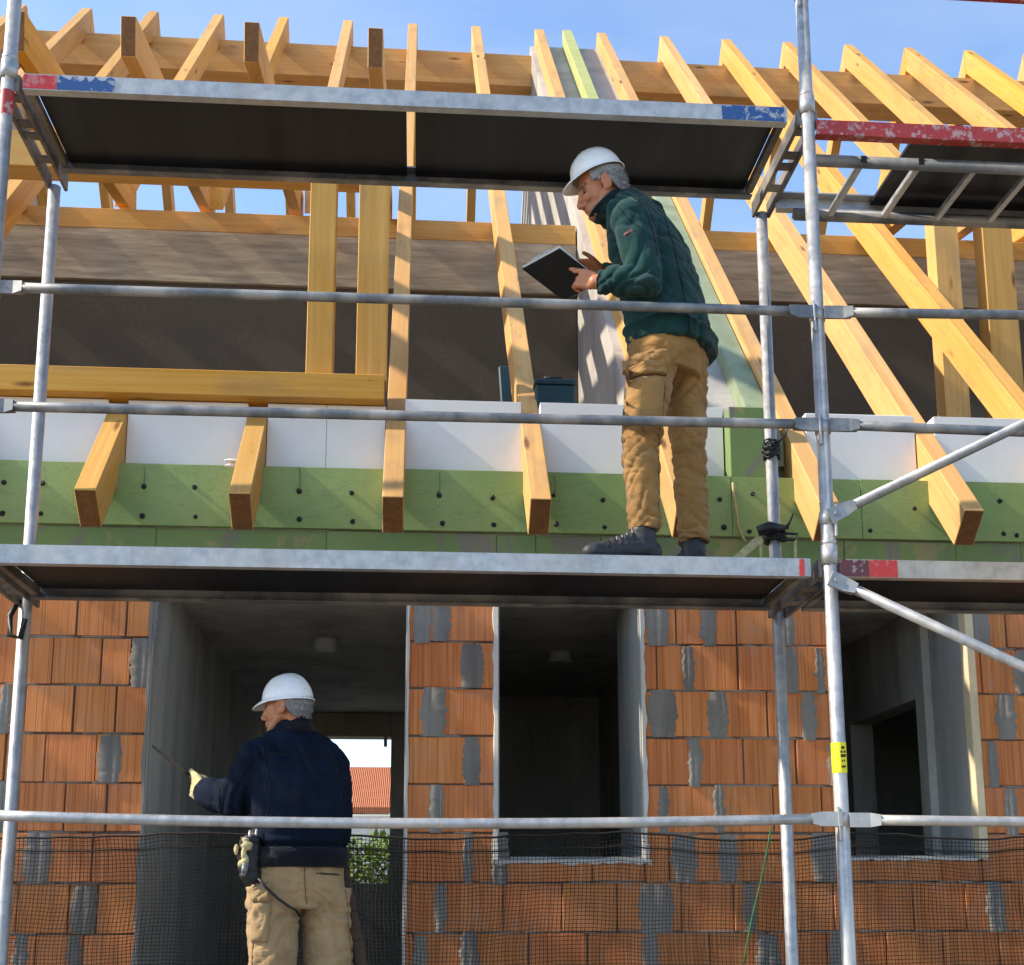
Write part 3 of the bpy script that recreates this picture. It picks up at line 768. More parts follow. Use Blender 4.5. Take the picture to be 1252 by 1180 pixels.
# guard rails: tube + flattened ends with wedge holes
def rail(p0, p1, sag=0, r=.0188, mat='steel_dark'):
    p0, p1 = V(p0), V(p1); d = (p1-p0).normalized(); bm = bmesh.new()
    n = 14; pts = []
    for i in range(n+1):
        t = i/n; q = (p0+d*.12).lerp(p1-d*.12, t); q.z -= sag*4*t*(1-t); pts.append(q)
    tube(bm, pts, r, 14)
    for q, s in ((p0, 1), (p1, -1)):
        a = q+d*(s*.12); b = q+d*(s*.085); c = q+d*(s*.012)
        up = V((0, 0, 1)); n_ = d.cross(up)
        rr = []
        for pt, hh, dd in ((a, r, r), (b, r*1.35, .006), (c, r*1.35, .006)):
            rr.append([bm.verts.new(pt+up*sz*hh+n_*sn*dd) for sz, sn in ((-1, -1), (1, -1), (1, 1), (-1, 1))])
        for i in range(2):
            for k in range(4): bm.faces.new((rr[i][k], rr[i][(k+1) % 4], rr[i+1][(k+1) % 4], rr[i+1][k]))
        bm.faces.new(rr[2]); bm.faces.new(rr[0][::-1])
        h = b.lerp(c, .35); tube(bm, [h+n_*.0075, h-n_*.0075], .006, 8)
    bmesh.ops.recalc_face_normals(bm, faces=bm.faces)
    o = obj('guard_rail', bm, M[mat], sc)
    return o
yr = YO-.032
def rz(px, py): return U(px, py, yr).z
def wedge(x, z, side):
    bm = bmesh.new(); tube(bm, [(x, YO, z-.024), (x, YO, z+.024)], TS+.004, 16)
    bar(bm, (x+side*.02, YO-.028, z-.075), (x+side*.024, YO-.03, z+.045), .007, .02, V((0, 1, 0)), .001)
    obj('wedge_coupler', bm, M['steel'], sc)
zt_, zm_, zl_ = rz(420, 364), rz(420, 506), rz(10, 997)
for (za, zb, sag, mat) in ((rz(27, 352), rz(962, 380.3), 0, 'steel_dark'), (rz(20, 497), rz(965, 518.3), .002, 'steel_dark'), (rz(0, 996.6), rz(994, 1001.3), .022, 'steel'), (1.33, 1.33, .01, 'steel'), (5.19, 5.19, 0, 'steel_dark')):
    rail((XLs, yr, za), (XRs, yr, zb), sag, mat=mat); wedge(XLs, za, 1); wedge(XRs, zb, -1)
for (za, zb, mat) in ((rz(1030, 383), 3.88, 'steel_dark'), (rz(1033, 520), 3.33, 'steel_dark'), (rz(1061, 1002.7), 1.87, 'steel'), (5.2, 5.2, 'red'), (1.33, 1.33, 'steel')):
    rail((XRs+.004, yr-.002, za), (XFs, yr, zb), .006, mat=mat); wedge(XFs, zb, -1)
def tube_part(name, pts, r, mat='steel', parent=sc):
    bm = bmesh.new(); tube(bm, pts, r, 14); return obj(name, bm, M[mat], parent)
# diagonal braces in the right bay
def brace(p0, p1):
    p0, p1 = V(p0), V(p1); d = (p1-p0).normalized(); bm = bmesh.new()
    tube(bm, [p0+d*.09, p1-d*.06], .019, 14)
    a, b = frame(d, V((0, 1, 0)))
    rr = []
    for t, hh, dd in ((.09, .019, .019), (.05, .027, .008), (-.01, .029, .008)):
        rr.append([bm.verts.new(p0+d*t+a*(sa*hh)+b*(sb*dd)) for sa, sb in ((-1, -1), (1, -1), (1, 1), (-1, 1))])
    for i in range(2):
        for k in range(4): bm.faces.new((rr[i][k], rr[i][(k+1) % 4], rr[i+1][(k+1) % 4], rr[i+1][k]))
    bm.faces.new(rr[2]); bm.faces.new(rr[0][::-1])
    h = p0+d*.015; tube(bm, [h-V((0, .014, 0)), h+V((0, .014, 0))], .009, 10)
    bmesh.ops.recalc_face_normals(bm, faces=bm.faces)
    return obj('diagonal_brace', bm, M['brace'], sc)
yb = YO-.045
a, b = U(1018, 630, yb), U(1252, 518, yb); brace(a, a+(b-a)*3.6)
wedge(XRs, a.z, 1)
a, b = U(1018, 708, yb), U(1252, 816, yb); brace(a, a+(b-a)*3.6)

# decks
YB = 5.06
def deck(x0, x1, z0, zt, slots=(), front='alu', label=None):
    """U-profile edge beams, plywood set between them"""
    d = bpy.data.objects.new('deck', None); COL.objects.link(d); d.location = (x0, YO, z0); d.empty_display_size = .1; adopt(d, sc)
    if label: d['label'] = label
    for yy, s, mt in ((YO-.012, 1, front), (YB, -1, 'steel_dark')):
        bm = bmesh.new()
        prof = [(yy, z0), (yy+s*.038, z0), (yy+s*.038, z0+.006), (yy+s*.006, z0+.006), (yy+s*.006, zt-.006), (yy+s*.05, zt-.006), (yy+s*.05, zt), (yy, zt)]
        prism(bm, prof, x0, x1); obj('edge_beam', bm, M[mt], d)
    cuts = [x0+.03] + [q for s_ in slots for q in s_] + [x1-.03]
    bm = bmesh.new()
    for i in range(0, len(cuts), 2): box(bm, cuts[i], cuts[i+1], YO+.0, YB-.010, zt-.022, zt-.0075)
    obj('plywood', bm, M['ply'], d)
    bm = bmesh.new()
    for xx in (x0+.015, x1-.015):
        bm = bmesh.new(); box(bm, xx-.014, xx+.014, YO+.027, YB-.039, z0+.008, zt-.023, .002); obj('cross_bar', bm, M['dirty_steel'], d)
    return d
# transom pairs at each frame
def transom(x, z):
    bm = bmesh.new()
    for dx in (-.034, .034):
        bar(bm, (x+dx, YO-.0, z-.035), (x+dx, YI+.012, z-.035), .014, .07, V((0, 0, 1)), .002)
    for t in (.06, .3, .42, .66): y = YO+(YI-YO)*t; box(bm, x-.026, x+.026, y, y+.045, z-.062, z-.052)
    obj('transom', bm, M['dirty_steel'], sc)
D3, D2, D1 = 4.675, 2.836, .775
for x in (XLs, XRs, XFs):
    for z in (D3, D2, D1): transom(x, z+.002)
xs = U(503, 180, 4.8).x
d3 = deck(XLs+.058, XRs-.085, D3-.066, D3, ((xs-.019, xs+.017),), label='top deck with red and blue painted ends')
d2 = deck(XLs+.06, XRs-.075, D2-.068, D2); deck(XLs+.05, XRs-.05, D1-.068, D1)
d2r = deck(XRs+.06, XFs-.06, D2-.068, D2, front='tan_alu'); deck(XRs+.06, XFs-.06, D1-.068, D1)
def dab(d, x0, x1, z0, z1, mat, n=18, top=.25, dep=.0136):
    """painted end of an edge beam, ragged lower/upper border"""
    bm = bmesh.new(); sd = random.random()*60; a, b = [], []
    for i in range(n+1):
        x = x0+(x1-x0)*i/n; dz = (z1-z0)*top*max(0, noise.noise((sd, i*.6, 0))+.1)
        a.append(bm.verts.new((x, YO-dep, z0))); b.append(bm.verts.new((x, YO-dep, z1-dz)))
    for i in range(n): bm.faces.new((a[i], a[i+1], b[i+1], b[i]))
    r_ = bmesh.ops.extrude_face_region(bm, geom=list(bm.faces))
    for v in r_['geom']:
        if isinstance(v, bmesh.types.BMVert): v.co.y += .0012
    bmesh.ops.recalc_face_normals(bm, faces=bm.faces); obj('paint_mark', bm, M[mat], d)
def dx(px, py=120): return U(px, py, YO-.012).x
dab(d3, dx(27), dx(68), D3-.062, D3-.004, 'redx', top=.1); dab(d3, dx(68.5), dx(139), D3-.062, D3-.003, 'blue', top=.9); dab(d3, dx(882), dx(958), D3-.064, D3-.002, 'blue', top=.05)
dab(d2, dx(977, 690), dx(983.5, 690), D2-.066, D2-.002, 'redx', top=.1)
dab(d2r, dx(1026, 690), dx(1062, 690), D2-.066, D2-.002, 'maroon', top=.1); dab(d2r, dx(1062.5, 690), dx(1097, 690), D2-.066, D2-.001, 'redx', top=.05)
# right upper deck with hatch ladder folded below
xr0 = XRs+.03
z3 = U(1060, 160, YO).z
d = bpy.data.objects.new('deck', None); COL.objects.link(d); d.location = (xr0, YO, z3); adopt(d, sc); d['label'] = 'red edged access deck with folded ladder underneath'
bm = bmesh.new(); prism(bm, [(YO-.012, z3-.03), (YO+.03, z3-.03), (YO+.03, z3-.024), (YO-.006, z3-.024), (YO-.006, z3+.026), (YO+.04, z3+.026), (YO+.04, z3+.032), (YO-.012, z3+.032)], xr0, XFs-.06); obj('edge_beam', bm, M['red'], d)
bm = bmesh.new(); prism(bm, [(YB+.012, z3-.035), (YB-.03, z3-.035), (YB-.03, z3-.029), (YB+.006, z3-.029), (YB+.006, z3+.032), (YB-.04, z3+.032), (YB-.04, z3+.038), (YB+.012, z3+.038)], xr0, XFs-.06); obj('edge_beam', bm, M['steel'], d)
bm = bmesh.new(); box(bm, dx(1115, 150)+.03, XFs-.1, YO+.001, YB-.004, z3+.010, z3+.024); obj('plywood', bm, M['ply'], d)
ya, yb2 = YO+.10, YB-.05; zl = z3-.075
lad = bpy.data.objects.new('ladder', None); COL.objects.link(lad); lad.location = (xr0, ya, zl); adopt(lad, d)
bm = bmesh.new(); tube(bm, [(xr0+.02, ya, zl), (XFs-.3, ya, zl)], .024, 14); tube(bm, [(xr0+.06, yb2, zl), (XFs-.3, yb2, zl)], .03, 4); obj('stile', bm, M['steel_dark'], d)
xx = U(1052, 178, ya).x
rg0 = None
while xx < XFs-.4:
    if rg0 is None:
        bm = bmesh.new(); bar(bm, (0, 0, 0), (0, yb2-ya, 0), .026, .026, V((0, 0, 1)), .003); rg0 = obj('rung', bm, M['steel'], d, Matrix.Translation((xx, ya, zl)))
    else: dup(rg0, Matrix.Translation((xx, ya, zl)), d)
    xx += .237
bpy.data.objects.remove(lad)
bm = bmesh.new(); xx = U(1052, 178, ya).x
for i in range(2): box(bm, xx-.012+i*.237, xx+.014+i*.237, ya-.027, ya-.02, zl-.014, zl+.014, .002)
obj('rung_end', bm, M['black'], d)
# couplers on the left inner standard
bm = bmesh.new(); z = U(22, 765, YI).z
tube(bm, [(XLs-.03, YI-.03, z+.1), (XLs-.055, YI-.045, z+.03), (XLs-.05, YI-.05, z-.05), (XLs-.01, YI-.045, z-.06), (XLs+.0, YI-.035, z+.02)], .012, 8); obj('locking_hook', bm, M['black'], sc)

# ------------------------------------------------------------------ ties on the right inner standard
def wad(name, c, n, rad, mat, label, cat):
    bm = bmesh.new(); c = V(c)
    for i in range(n):
        a = random.uniform(0, 6.28); z = random.uniform(-1, 1)*rad
        pts = []
        for j in range(9):
            t = a+j*.75; rr = .029+random.uniform(0, .009); pts.append(c+V((math.sin(t)*rr, -math.cos(t)*rr, z*.6+random.uniform(-.018, .018))))
        tube(bm, pts, random.uniform(.004, .008), 6)
    pts = [c+V((.02, -.03, rad*.5)), c+V((.05, -.05, rad*.9)), c+V((.065, -.04, rad*1.6))]; tube(bm, pts, [.006, .004, .002], 6)
    return tag(obj(name, bm, mat), label, cat)
p = U(930, 551, YI); wad('tape_wrap', (XRs, YI, p.z), 9, .055, M['black'], 'black tape wound round the inner scaffold tube, upper of two black ties', 'tape')
p = U(928, 655, YI); t = empty('clamp', (XRs, YI, p.z), 'black clamp with pale webbing tail low on the inner scaffold tube', 'clamp')
bm = bmesh.new(); c = V((XRs, YI, p.z))
for i in range(10):
    tube(bm, [c+V((math.sin(j*.7+i)*(.034+.01*random.random()), -math.cos(j*.7+i)*(.034+.01*random.random()), -.03+.06*random.random())) for j in range(9)], random.uniform(.006, .011), 6)
tube(bm, [c+V((-.085, -.045, .005)), c+V((-.04, -.06, .02)), c+V((.03, -.05, .02))], [.022, .026, .014], 10)
tube(bm, [c+V((.02, -.04, .01)), c+V((.05, -.05, .04)), c+V((.07, -.05, .085))], [.009, .006, .003], 6); tube(bm, [c+V((.02, -.045, 0)), c+V((.085, -.05, -.005)), c+V((.07, -.05, -.03)), c+V((.01, -.05, -.03))], .006, 6)
obj('clamp_body', bm, M['black'], t)
for p0, p1, w_ in (((-.07, -.04, -.02), (-.2, -.07, -.135), .034), ((-.075, -.045, -.03), (-.078, -.05, -.13), .012), ((.075, -.045, 0), (.07, -.05, -.13), .013)):
    bm = bmesh.new(); bar(bm, c+V(p0), c+V(p1), w_, .006, V((0, 1, 0)), .001); obj('webbing', bm, M['rope'], t)
bm = bmesh.new(); pts = [U(x, y, YF-.03) for x, y in ((896, 590), (897, 605), (900, 622), (902, 640), (906, 652), (911, 662))]; tube(bm, pts, .006, 6)
tag(obj('cable', bm, M['rope']), 'pale cable hanging down the green boards beside the inner tube', 'cable')
bm = bmesh.new(); pts = [U(x, y, 5.24) for x, y in ((943, 1012), (938, 1040), (930, 1080), (920, 1120), (912, 1160), (906, 1200))]; tube(bm, pts, .0042, 6)
tag(obj('cord', bm, M['gcord']), 'thin green cord hanging in front of the black safety net', 'cord')

# ------------------------------------------------------------------ safety net
bm = bmesh.new(); NX0, NX1, NZ0, NZ1, NS = -2.25, 3.1, .85, 1.868, .0158
def npt(x, z):
    t = (NZ1-z)
    y = 5.325 + .035*noise.noise((x*1.1, z*.8, 0))*(1+t) + .012*noise.noise((x*4, z*4, 3))
    xx = x + .028*noise.noise((x*2.2, z*2.5, 7)) + .004*noise.noise((x*11, z*11, 2)); zz = z - .018*(1-abs(math.sin((x+1.5)*2.04))) + .024*noise.noise((x*1.9, z*2.7, 11)) + .007*noise.noise((x*9, z*9, 5))
    return V((xx, y, zz))
def strand(pts, r):
    prev = None
    for i, p in enumerate(pts):
        d = (pts[min(i+1, len(pts)-1)]-pts[max(i-1, 0)]).normalized(); a = d.cross(V((0, 1, 0))).normalized(); b = V((0, 1, 0))
        cur = [bm.verts.new(p+a*r), bm.verts.new(p+b*r), bm.verts.new(p-a*r), bm.verts.new(p-b*r)]
        if prev:
            for k in range(4): bm.faces.new((prev[k], prev[(k+1) % 4], cur[(k+1) % 4], cur[k]))
        prev = cur
nv = int((NX1-NX0)/NS); nh = int((NZ1-NZ0)/NS)
for i in range(nv+1): strand([npt(NX0+i*NS, NZ1-(NZ1-NZ0)*j/30) for j in range(31)], .0012)
for j in range(nh+1): strand([npt(NX0+(NX1-NX0)*i/150, NZ1-j*NS) for i in range(151)], .0012)
for zz, r_ in ((NZ1, .0045), (NZ1-.055, .0035)): strand([npt(NX0+(NX1-NX0)*i/150, zz) for i in range(151)], r_)
tag(obj('safety_net', bm, M['net']), 'black safety net hung along the lower scaffold level', 'net')

# ------------------------------------------------------------------ PEOPLE
def ridge(v): return (1-abs(v))**2
def fold(p, d, per, amp, seed=0, warp=.5):
    """cloth folds running across direction d"""
    d = V(d).normalized(); q = p*(1/per)
    s = p.dot(d)/per + warp*noise.noise((q.x*.35+seed, q.y*.35, q.z*.35))*2
    u = p - d*p.dot(d); u = u*(.28/per)
    n = noise.noise((s, u.x+seed, u.y+u.z*1.3))
    m = .45+.9*max(0, noise.noise((p.x*6+seed*3, p.y*6, p.z*6))+.35)
    return amp*1.35*m*(.42 - ((1-abs(n*1.7))**2.2*1.25 if abs(n) < .58 else 0))

def helmet(parent, c, f, u, k_=1.0):
    """c centre of the head band, f forward, u up"""
    f = V(f).normalized(); u = V(u).normalized(); s = u.cross(f).normalized(); f = s.cross(u)
    mw = Matrix((f, s, u)).transposed().to_4x4() @ Matrix.Diagonal((k_, k_, k_, 1)); mw.translation = c
    bm = bmesh.new(); N, K = 48, 16; rows = []
    for j in range(K+1):
        t = j/K; row = []
        for i in range(N):
            a = 2*PI*i/N; ca, sa = math.cos(a), math.sin(a)
            if t <= .8:
                th = t/.8*PI/2
                rx = .130*math.sin(th)**.92; ry = .108*math.sin(th)**.92; z = .128*math.cos(th)
                x, y = rx*ca, ry*sa
                rib = math.exp(-(y/.012)**2)*.006*max(0, math.cos(th))**.3
                for off in (.045, -.045): rib += math.exp(-((y-off)/.007)**2)*.003*max(0, math.cos(th))**.5
                z += rib
            else:
                k = (t-.8)/.2; pk = max(0, ca)**2.2
                rx, ry = .130+k*(.010+.052*pk), .108+k*(.010+.004*pk)
                x, y = rx*ca, ry*sa; z = -.012*k - .020*pk*k*k - .004*k*(1-abs(ca))
            row.append(bm.verts.new((x, y, z)))
        rows.append(row)
    for j in range(1, K):
        for i in range(N):
            bm.faces.new((rows[j][i], rows[j][(i+1) % N], rows[j+1][(i+1) % N], rows[j+1][i]))
    top = bm.verts.new((0, 0, .134)); 
    for i in range(N): bm.faces.new((top, rows[1][(i+1) % N], rows[1][i]))
    for v in rows[0]: bm.verts.remove(v)
    bmesh.ops.recalc_face_normals(bm, faces=bm.faces)
    me_ = bpy.data.meshes.new('hard_hat'); bm.to_mesh(me_); bm.free()
    o = mobj('hard_hat', me_, M['hat'], parent, mw, True)
    md = o.modifiers.new('t', 'SOLIDIFY'); md.thickness = .004; md.offset = -1
    # inner band and nape strap
    bm = bmesh.new(); pts = [V((.100*math.cos(a), .086*math.sin(a), -.006-.010*(1-math.cos(a))**2*.6)) for a in [R(x) for x in range(95, 266, 10)]]
    for z in (0, -.010): tube(bm, [p+V((0, 0, z)) for p in pts], .006, 6)
    tube(bm, [V((-.104, y, -.034)) for y in (-.03, 0, .03)], .013, 8)
    obj('head_band', bm, M['black'], o, mw)
    return o

def build_body(parent, H, f, u, neck, hands, limbs, beard=.0, k_=1.0, vox=.0034):
    """H head centre (between the ears), f facing, u up. one continuous skin: head, neck, trunk, limbs, hands"""
    f = V(f).normalized(); u = V(u).normalized(); s = u.cross(f).normalized(); f = s.cross(u)
    rot = Matrix((f, s, u)).transposed()
    L = lambda x, y, z: H + (f*x + s*y + u*z)*k_
    bm = bmesh.new()
    ball_, cap_ = ball, capsule
    def hb_(b_, c, r, *a): ball_(b_, c, tuple(q*k_ for q in r), *a)
    def hc_(b_, p, q, r0, r1): cap_(b_, p, q, r0*k_, r1*k_)
    hb_(bm, L(-.012, 0, .045), (.098, .076, .085), rot, 24, 16)
    hb_(bm, L(.028, 0, -.015), (.070, .066, .085), rot, 24, 16)
    hb_(bm, L(.040, 0, -.072), (.052, .052, .045), rot, 20, 12)
    hb_(bm, L(.072, 0, -.100), (.024, .028, .020), rot)
    for y in (-1, 1):
        hc_(bm, L(-.002, y*.058, -.045), L(.066, y*.028, -.100), .018, .014)
        hb_(bm, L(.066, y*.038, -.028), (.026, .024, .024), rot)                 # cheek
        hc_(bm, L(.086, y*.012, .030), L(.076, y*.048, .026), .011, .009)      # brow
        hb_(bm, L(.096, y*.012, -.046), (.012, .010, .009), rot)                 # nostril
        hb_(bm, L(-.016, y*.081, -.004), (.023, .012, .037), rot)                # ear
        hb_(bm, L(-.006, y*.078, -.034), (.011, .008, .011), rot)
    hc_(bm, L(.090, 0, .018), L(.113, 0, -.036), .009, .0125); hb_(bm, L(.112, 0, -.042), (.013, .012, .010), rot)
    for y in (-.012, 0, .012):
        hb_(bm, L(.094-abs(y)*.35, y, -.066), (.010, .013, .0055), rot); hb_(bm, L(.091-abs(y)*.35, y, -.078), (.010, .013, .006), rot)
    hc_(bm, L(-.02, 0, -.05), neck, .058, .064); 
    for p0, p1, r0, r1 in limbs: capsule(bm, p0, p1, r0, r1)
    for hd in hands: hand(bm, *hd)
    eyes = [L(.083, y*.033, .006) for y in (-1, 1)]; ears = [L(-.012, y*.094, -.002) for y in (-1, 1)]
    mouth = L(.105, 0, -.072)
    def disp(p, n):
        v = 0.
        for e in eyes: v -= .011*math.exp(-((p-e).length/.014)**2)
        for e in ears: v -= .008*math.exp(-((p-e).length/.010)**2)
        d = (p-mouth); v -= .0035*math.exp(-(d.dot(u)/.0028)**2 - (d.dot(s)/.022)**2 - (d.dot(f)/.03)**2)
        q = p-H
        if q.length < .16: v += .0016*noise.noise(q*55)+.0022*ridge(noise.noise(q*26))-.0011
        return v
    me_ = remeshed(bm, vox, 3, disp, 1)
    skin = V((.47, .19, .082))
    def colr(p):
        q = (p-H)/k_; x, y, z = q.dot(f), q.dot(s), q.dot(u); c = skin.copy()
        if q.length < .2:
            br = math.exp(-((z-.027)/.006)**2)*(1 if .06 < x and .012 < abs(y) < .056 else 0)
            c = c.lerp(V((.07, .05, .04)), .85*br)
            lp = math.exp(-((z+.072)/.009)**2 - (y/.022)**2)*(1 if x > .075 else 0); c = c.lerp(V((.36, .10, .075)), .7*lp)
            bd = (1 if (z < -.05 and x > -.01) else 0)*beard*(.5+.5*noise.noise(q*160)); c = c.lerp(V((.22, .18, .16)), max(0, bd))
            for e in eyes:
                d = (p-e).length; c = c.lerp(V((.06, .03, .02)), .9*math.exp(-(d/.012)**2))
            er = math.exp(-((abs(y)-.084)/.012)**2-(x/.03)**2-(z/.05)**2); c = c.lerp(V((.52, .17, .09)), .6*er)
            ns = math.exp(-((p-L(.115, 0, -.04)).length/.022)**2); c = c.lerp(V((.50, .16, .10)), .6*ns)
        return c
    attr(me_, 'col', colr)
    b = mobj('body', me_, M['skin'], parent, None, True)
    # eyeballs and hair
    for y in (-1, 1):
        bm = bmesh.new(); ball(bm, L(.0715, y*.033, .004), .0105*k_, None, 12, 8); o = obj('eye', bm, M['eyewhite'], b, smooth=True)
        bm = bmesh.new(); ball(bm, L(.0785, y*.034, .002), .0058*k_, None, 10, 8); obj('pupil', bm, M['black'], o, smooth=True)
    bm = bmesh.new()
    for a in range(62, 299, 5):
        t = R(a); x, y = math.cos(t)*.096-.013, math.sin(t)*.0765
        back = max(0, -x-.02)/.086
        z0 = .020 if x > -.03 else .018-.062*min(1, back*1.6)
        if x > .012: z0 = .032
        for q in range(5):
            zz = .060+(z0-.060)*q/4; k = 1-.13*max(0, -zz/.05) + .02
            ball(bm, L(x*k, y*k, zz), tuple(g*k_ for g in (.0075, .0075, .012)), rot, 8, 6)
    me_ = remeshed(bm, .0038, 2, lambda p, n: .0030*noise.noise(((p-H).dot(f)*130, (p-H).dot(s)*130, (p-H).dot(u)*45)), 0)
    hr = mobj('hair', me_, M['hair'], parent, None, True); bm = bmesh.new(); vs_ = me_.vertices; rnd = random.Random(5)
    for i in range(1500):
        v = vs_[rnd.randrange(len(vs_))]; q = (v.co-H)/k_
        if v.normal.dot((v.co-H).normalized()) < .2 or q.dot(u) > .045: continue
        d = (-u*1.0 - f*.55 + v.normal*.35 + V((rnd.gauss(0, .25), rnd.gauss(0, .25), rnd.gauss(0, .2)))).normalized(); l_ = rnd.uniform(.008, .02)
        tube(bm, [v.co-v.normal*.002, v.co+d*l_*.6, v.co+d*l_-v.normal*.002], [.0011, .0009, .0003], 4, False)
    obj('hair_strands', bm, M['hair'], hr)
    return b

def hand(bm, wrist, fwd, palm, side, curls, scale=1.0, thumb=None):
    """fwd along the metacarpals, palm = direction the palm faces, side = towards the thumb"""
    fwd = V(fwd).normalized(); side = V(side); side = (side-fwd*side.dot(fwd)).normalized(); palm = fwd.cross(side) * (1 if fwd.cross(side).dot(V(palm)) > 0 else -1)
    k = scale; W = V(wrist)
    for i in range(5):
        o = side*((i-2)*.0155*k); capsule(bm, W+o*.7+fwd*.01*k, W+o+fwd*.078*k, .0135*k, .0115*k, 10)
    ln = (.062, .074, .070, .054)
    for i, (c0, c1) in enumerate(curls):
        base = W + fwd*.082*k + side*((1.5-i)*.0205*k)
        l = ln[i]*k; d = (fwd*math.cos(c0)+palm*math.sin(c0)); p1 = base+d*l*.5
        d = (fwd*math.cos(c0+c1)+palm*math.sin(c0+c1)); p2 = p1+d*l*.32
        d = (fwd*math.cos(c0+c1*1.7)+palm*math.sin(c0+c1*1.7)); p3 = p2+d*l*.26
        capsule(bm, base-fwd*.012*k, p1, .0105*k, .0092*k, 10); capsule(bm, p1, p2, .0092*k, .0083*k, 10); capsule(bm, p2, p3, .0083*k, .0072*k, 10)
    t0 = W + side*.026*k + fwd*.022*k
    td = (V(thumb) if thumb is not None else (fwd*.75+side*.55+palm*.3)).normalized()
    t1 = t0 + (td+side*.3).normalized()*.038*k; t2 = t1+td*.032*k; t3 = t2+(td+palm*.25).normalized()*.026*k
    capsule(bm, t0, t1, .0145*k, .0115*k, 10); capsule(bm, t1, t2, .0115*k, .0098*k, 10); capsule(bm, t2, t3, .0098*k, .0082*k, 10)

def patch(bvh, o, du, dv, w_, h_, ray, off=.002, th=.012, nu=12, nv_=12, flap=0, rnd=.12):
    """puffed pocket laid over a garment: rays cast along 'ray' from a rectangle"""
    bm = bmesh.new(); du, dv, ray = V(du).normalized(), V(dv).normalized(), V(ray).normalized(); g = []
    for i in range(nu+1):
        row = []
        for j in range(nv_+1):
            a, b = i/nu-.5, j/nv_-.5
            p = V(o) + du*a*w_ + dv*b*h_
            hit = bvh.ray_cast(p-ray*.3, ray)
            q = hit[0] if hit[0] is not None else p
            edge = min(.5-abs(a), .5-abs(b)); puff = min(1, edge/rnd)
            row.append((q, puff))
        g.append(row)
    vs = [[bm.verts.new(q-ray*(off+th*(.35+.65*math.sin(puff*PI/2)) + .003*noise.noise((i*.5, j*.5, w_*99)))) for j, (q, puff) in enumerate(row)] for i, row in enumerate(g)]
    bk = [[bm.verts.new(q+ray*.012) for q, puff in row] for row in g]
    for i in range(nu):
        for j in range(nv_):
            bm.faces.new((vs[i][j], vs[i+1][j], vs[i+1][j+1], vs[i][j+1])); bm.faces.new((bk[i][j], bk[i][j+1], bk[i+1][j+1], bk[i+1][j]))
    bd = [(i, 0) for i in range(nu)] + [(nu, j) for j in range(nv_)] + [(i, nv_) for i in range(nu, 0, -1)] + [(0, j) for j in range(nv_, 0, -1)]
    for q in range(len(bd)):
        a, b = bd[q], bd[(q+1) % len(bd)]; bm.faces.new((vs[a[0]][a[1]], vs[b[0]][b[1]], bk[b[0]][b[1]], bk[a[0]][a[1]]))
    bmesh.ops.recalc_face_normals(bm, faces=bm.faces)
    return bm

def seam(name, bvh, pts, ray, parent, mat, r=.0022, off=.0012):
    ray = V(ray).normalized(); pts = [V(p) for p in pts]; out = []
    for a, b in zip(pts[:-1], pts[1:]):
        for i in range(10): out.append(a.lerp(b, i/10))
    out.append(pts[-1]); hit = []
    for p in out:
        h = bvh.ray_cast(p-ray*.35, ray, .7)
        if h[0] is not None: hit.append(h[0]-ray*off)
    if len(hit) > 3:
        bm = bmesh.new(); tube(bm, hit, r, 6); obj(name, bm, M[mat], parent)

def bvh_of(o):
    me_ = o.data; return BVHTree.FromPolygons([v.co.copy() for v in me_.vertices], [p.vertices[:] for p in me_.polygons])

def boot(parent, heel, d, label=None):
    """heel point on the deck, d horizontal toe direction"""
    d = V(d).normalized(); s = V((-d.y, d.x, 0)); up = V((0, 0, 1)); h = V(heel)
    P_ = lambda x, y, z: h+d*x+s*y+up*z
    bm = bmesh.new(); rot = Matrix((d, s, up)).transposed()
    ball(bm, P_(.03, 0, .05), (.048, .040, .05), rot); capsule(bm, P_(.06, 0, .055), P_(.20, .0, .045), .046, .042); ball(bm, P_(.225, -.002, .040), (.068, .047, .038), rot); capsule(bm, P_(.045, 0, .06), P_(.055, 0, .13), .046, .048)
    capsule(bm, P_(.10, 0, .085), P_(.17, 0, .062), .038, .034)
    def disp(p, n): q = p-h; return .0025*ridge(noise.noise(q*32)) - .001 + (.003 if abs(q.dot(d)-.13) < .05 and n.z > .3 and math.sin(q.dot(d)*260) > .3 else 0)
    me_ = remeshed(bm, .005, 3, disp, 1); o = mobj('boot', me_, M['rubber'], parent, None, True); bvb = bvh_of(o)
    for x in (.095, .115, .135, .155): seam('lace', bvb, [P_(x, -.03, .2), P_(x+.008, .03, .2)], (0, 0, -1), o, 'steel_dark', .0028)
    seam('toe_seam', bvb, [P_(.20, -.045, .2), P_(.19, 0, .2), P_(.20, .045, .2)], (0, 0, -1), o, 'black', .0025)
    bm = bmesh.new(); loft(bm, [(P_(.13, 0, z), d*.163, s*(.047)) for z in (0, .006, .02, .026)], 28, 2.6); obj('sole', bm, M['black'], o)
    return o

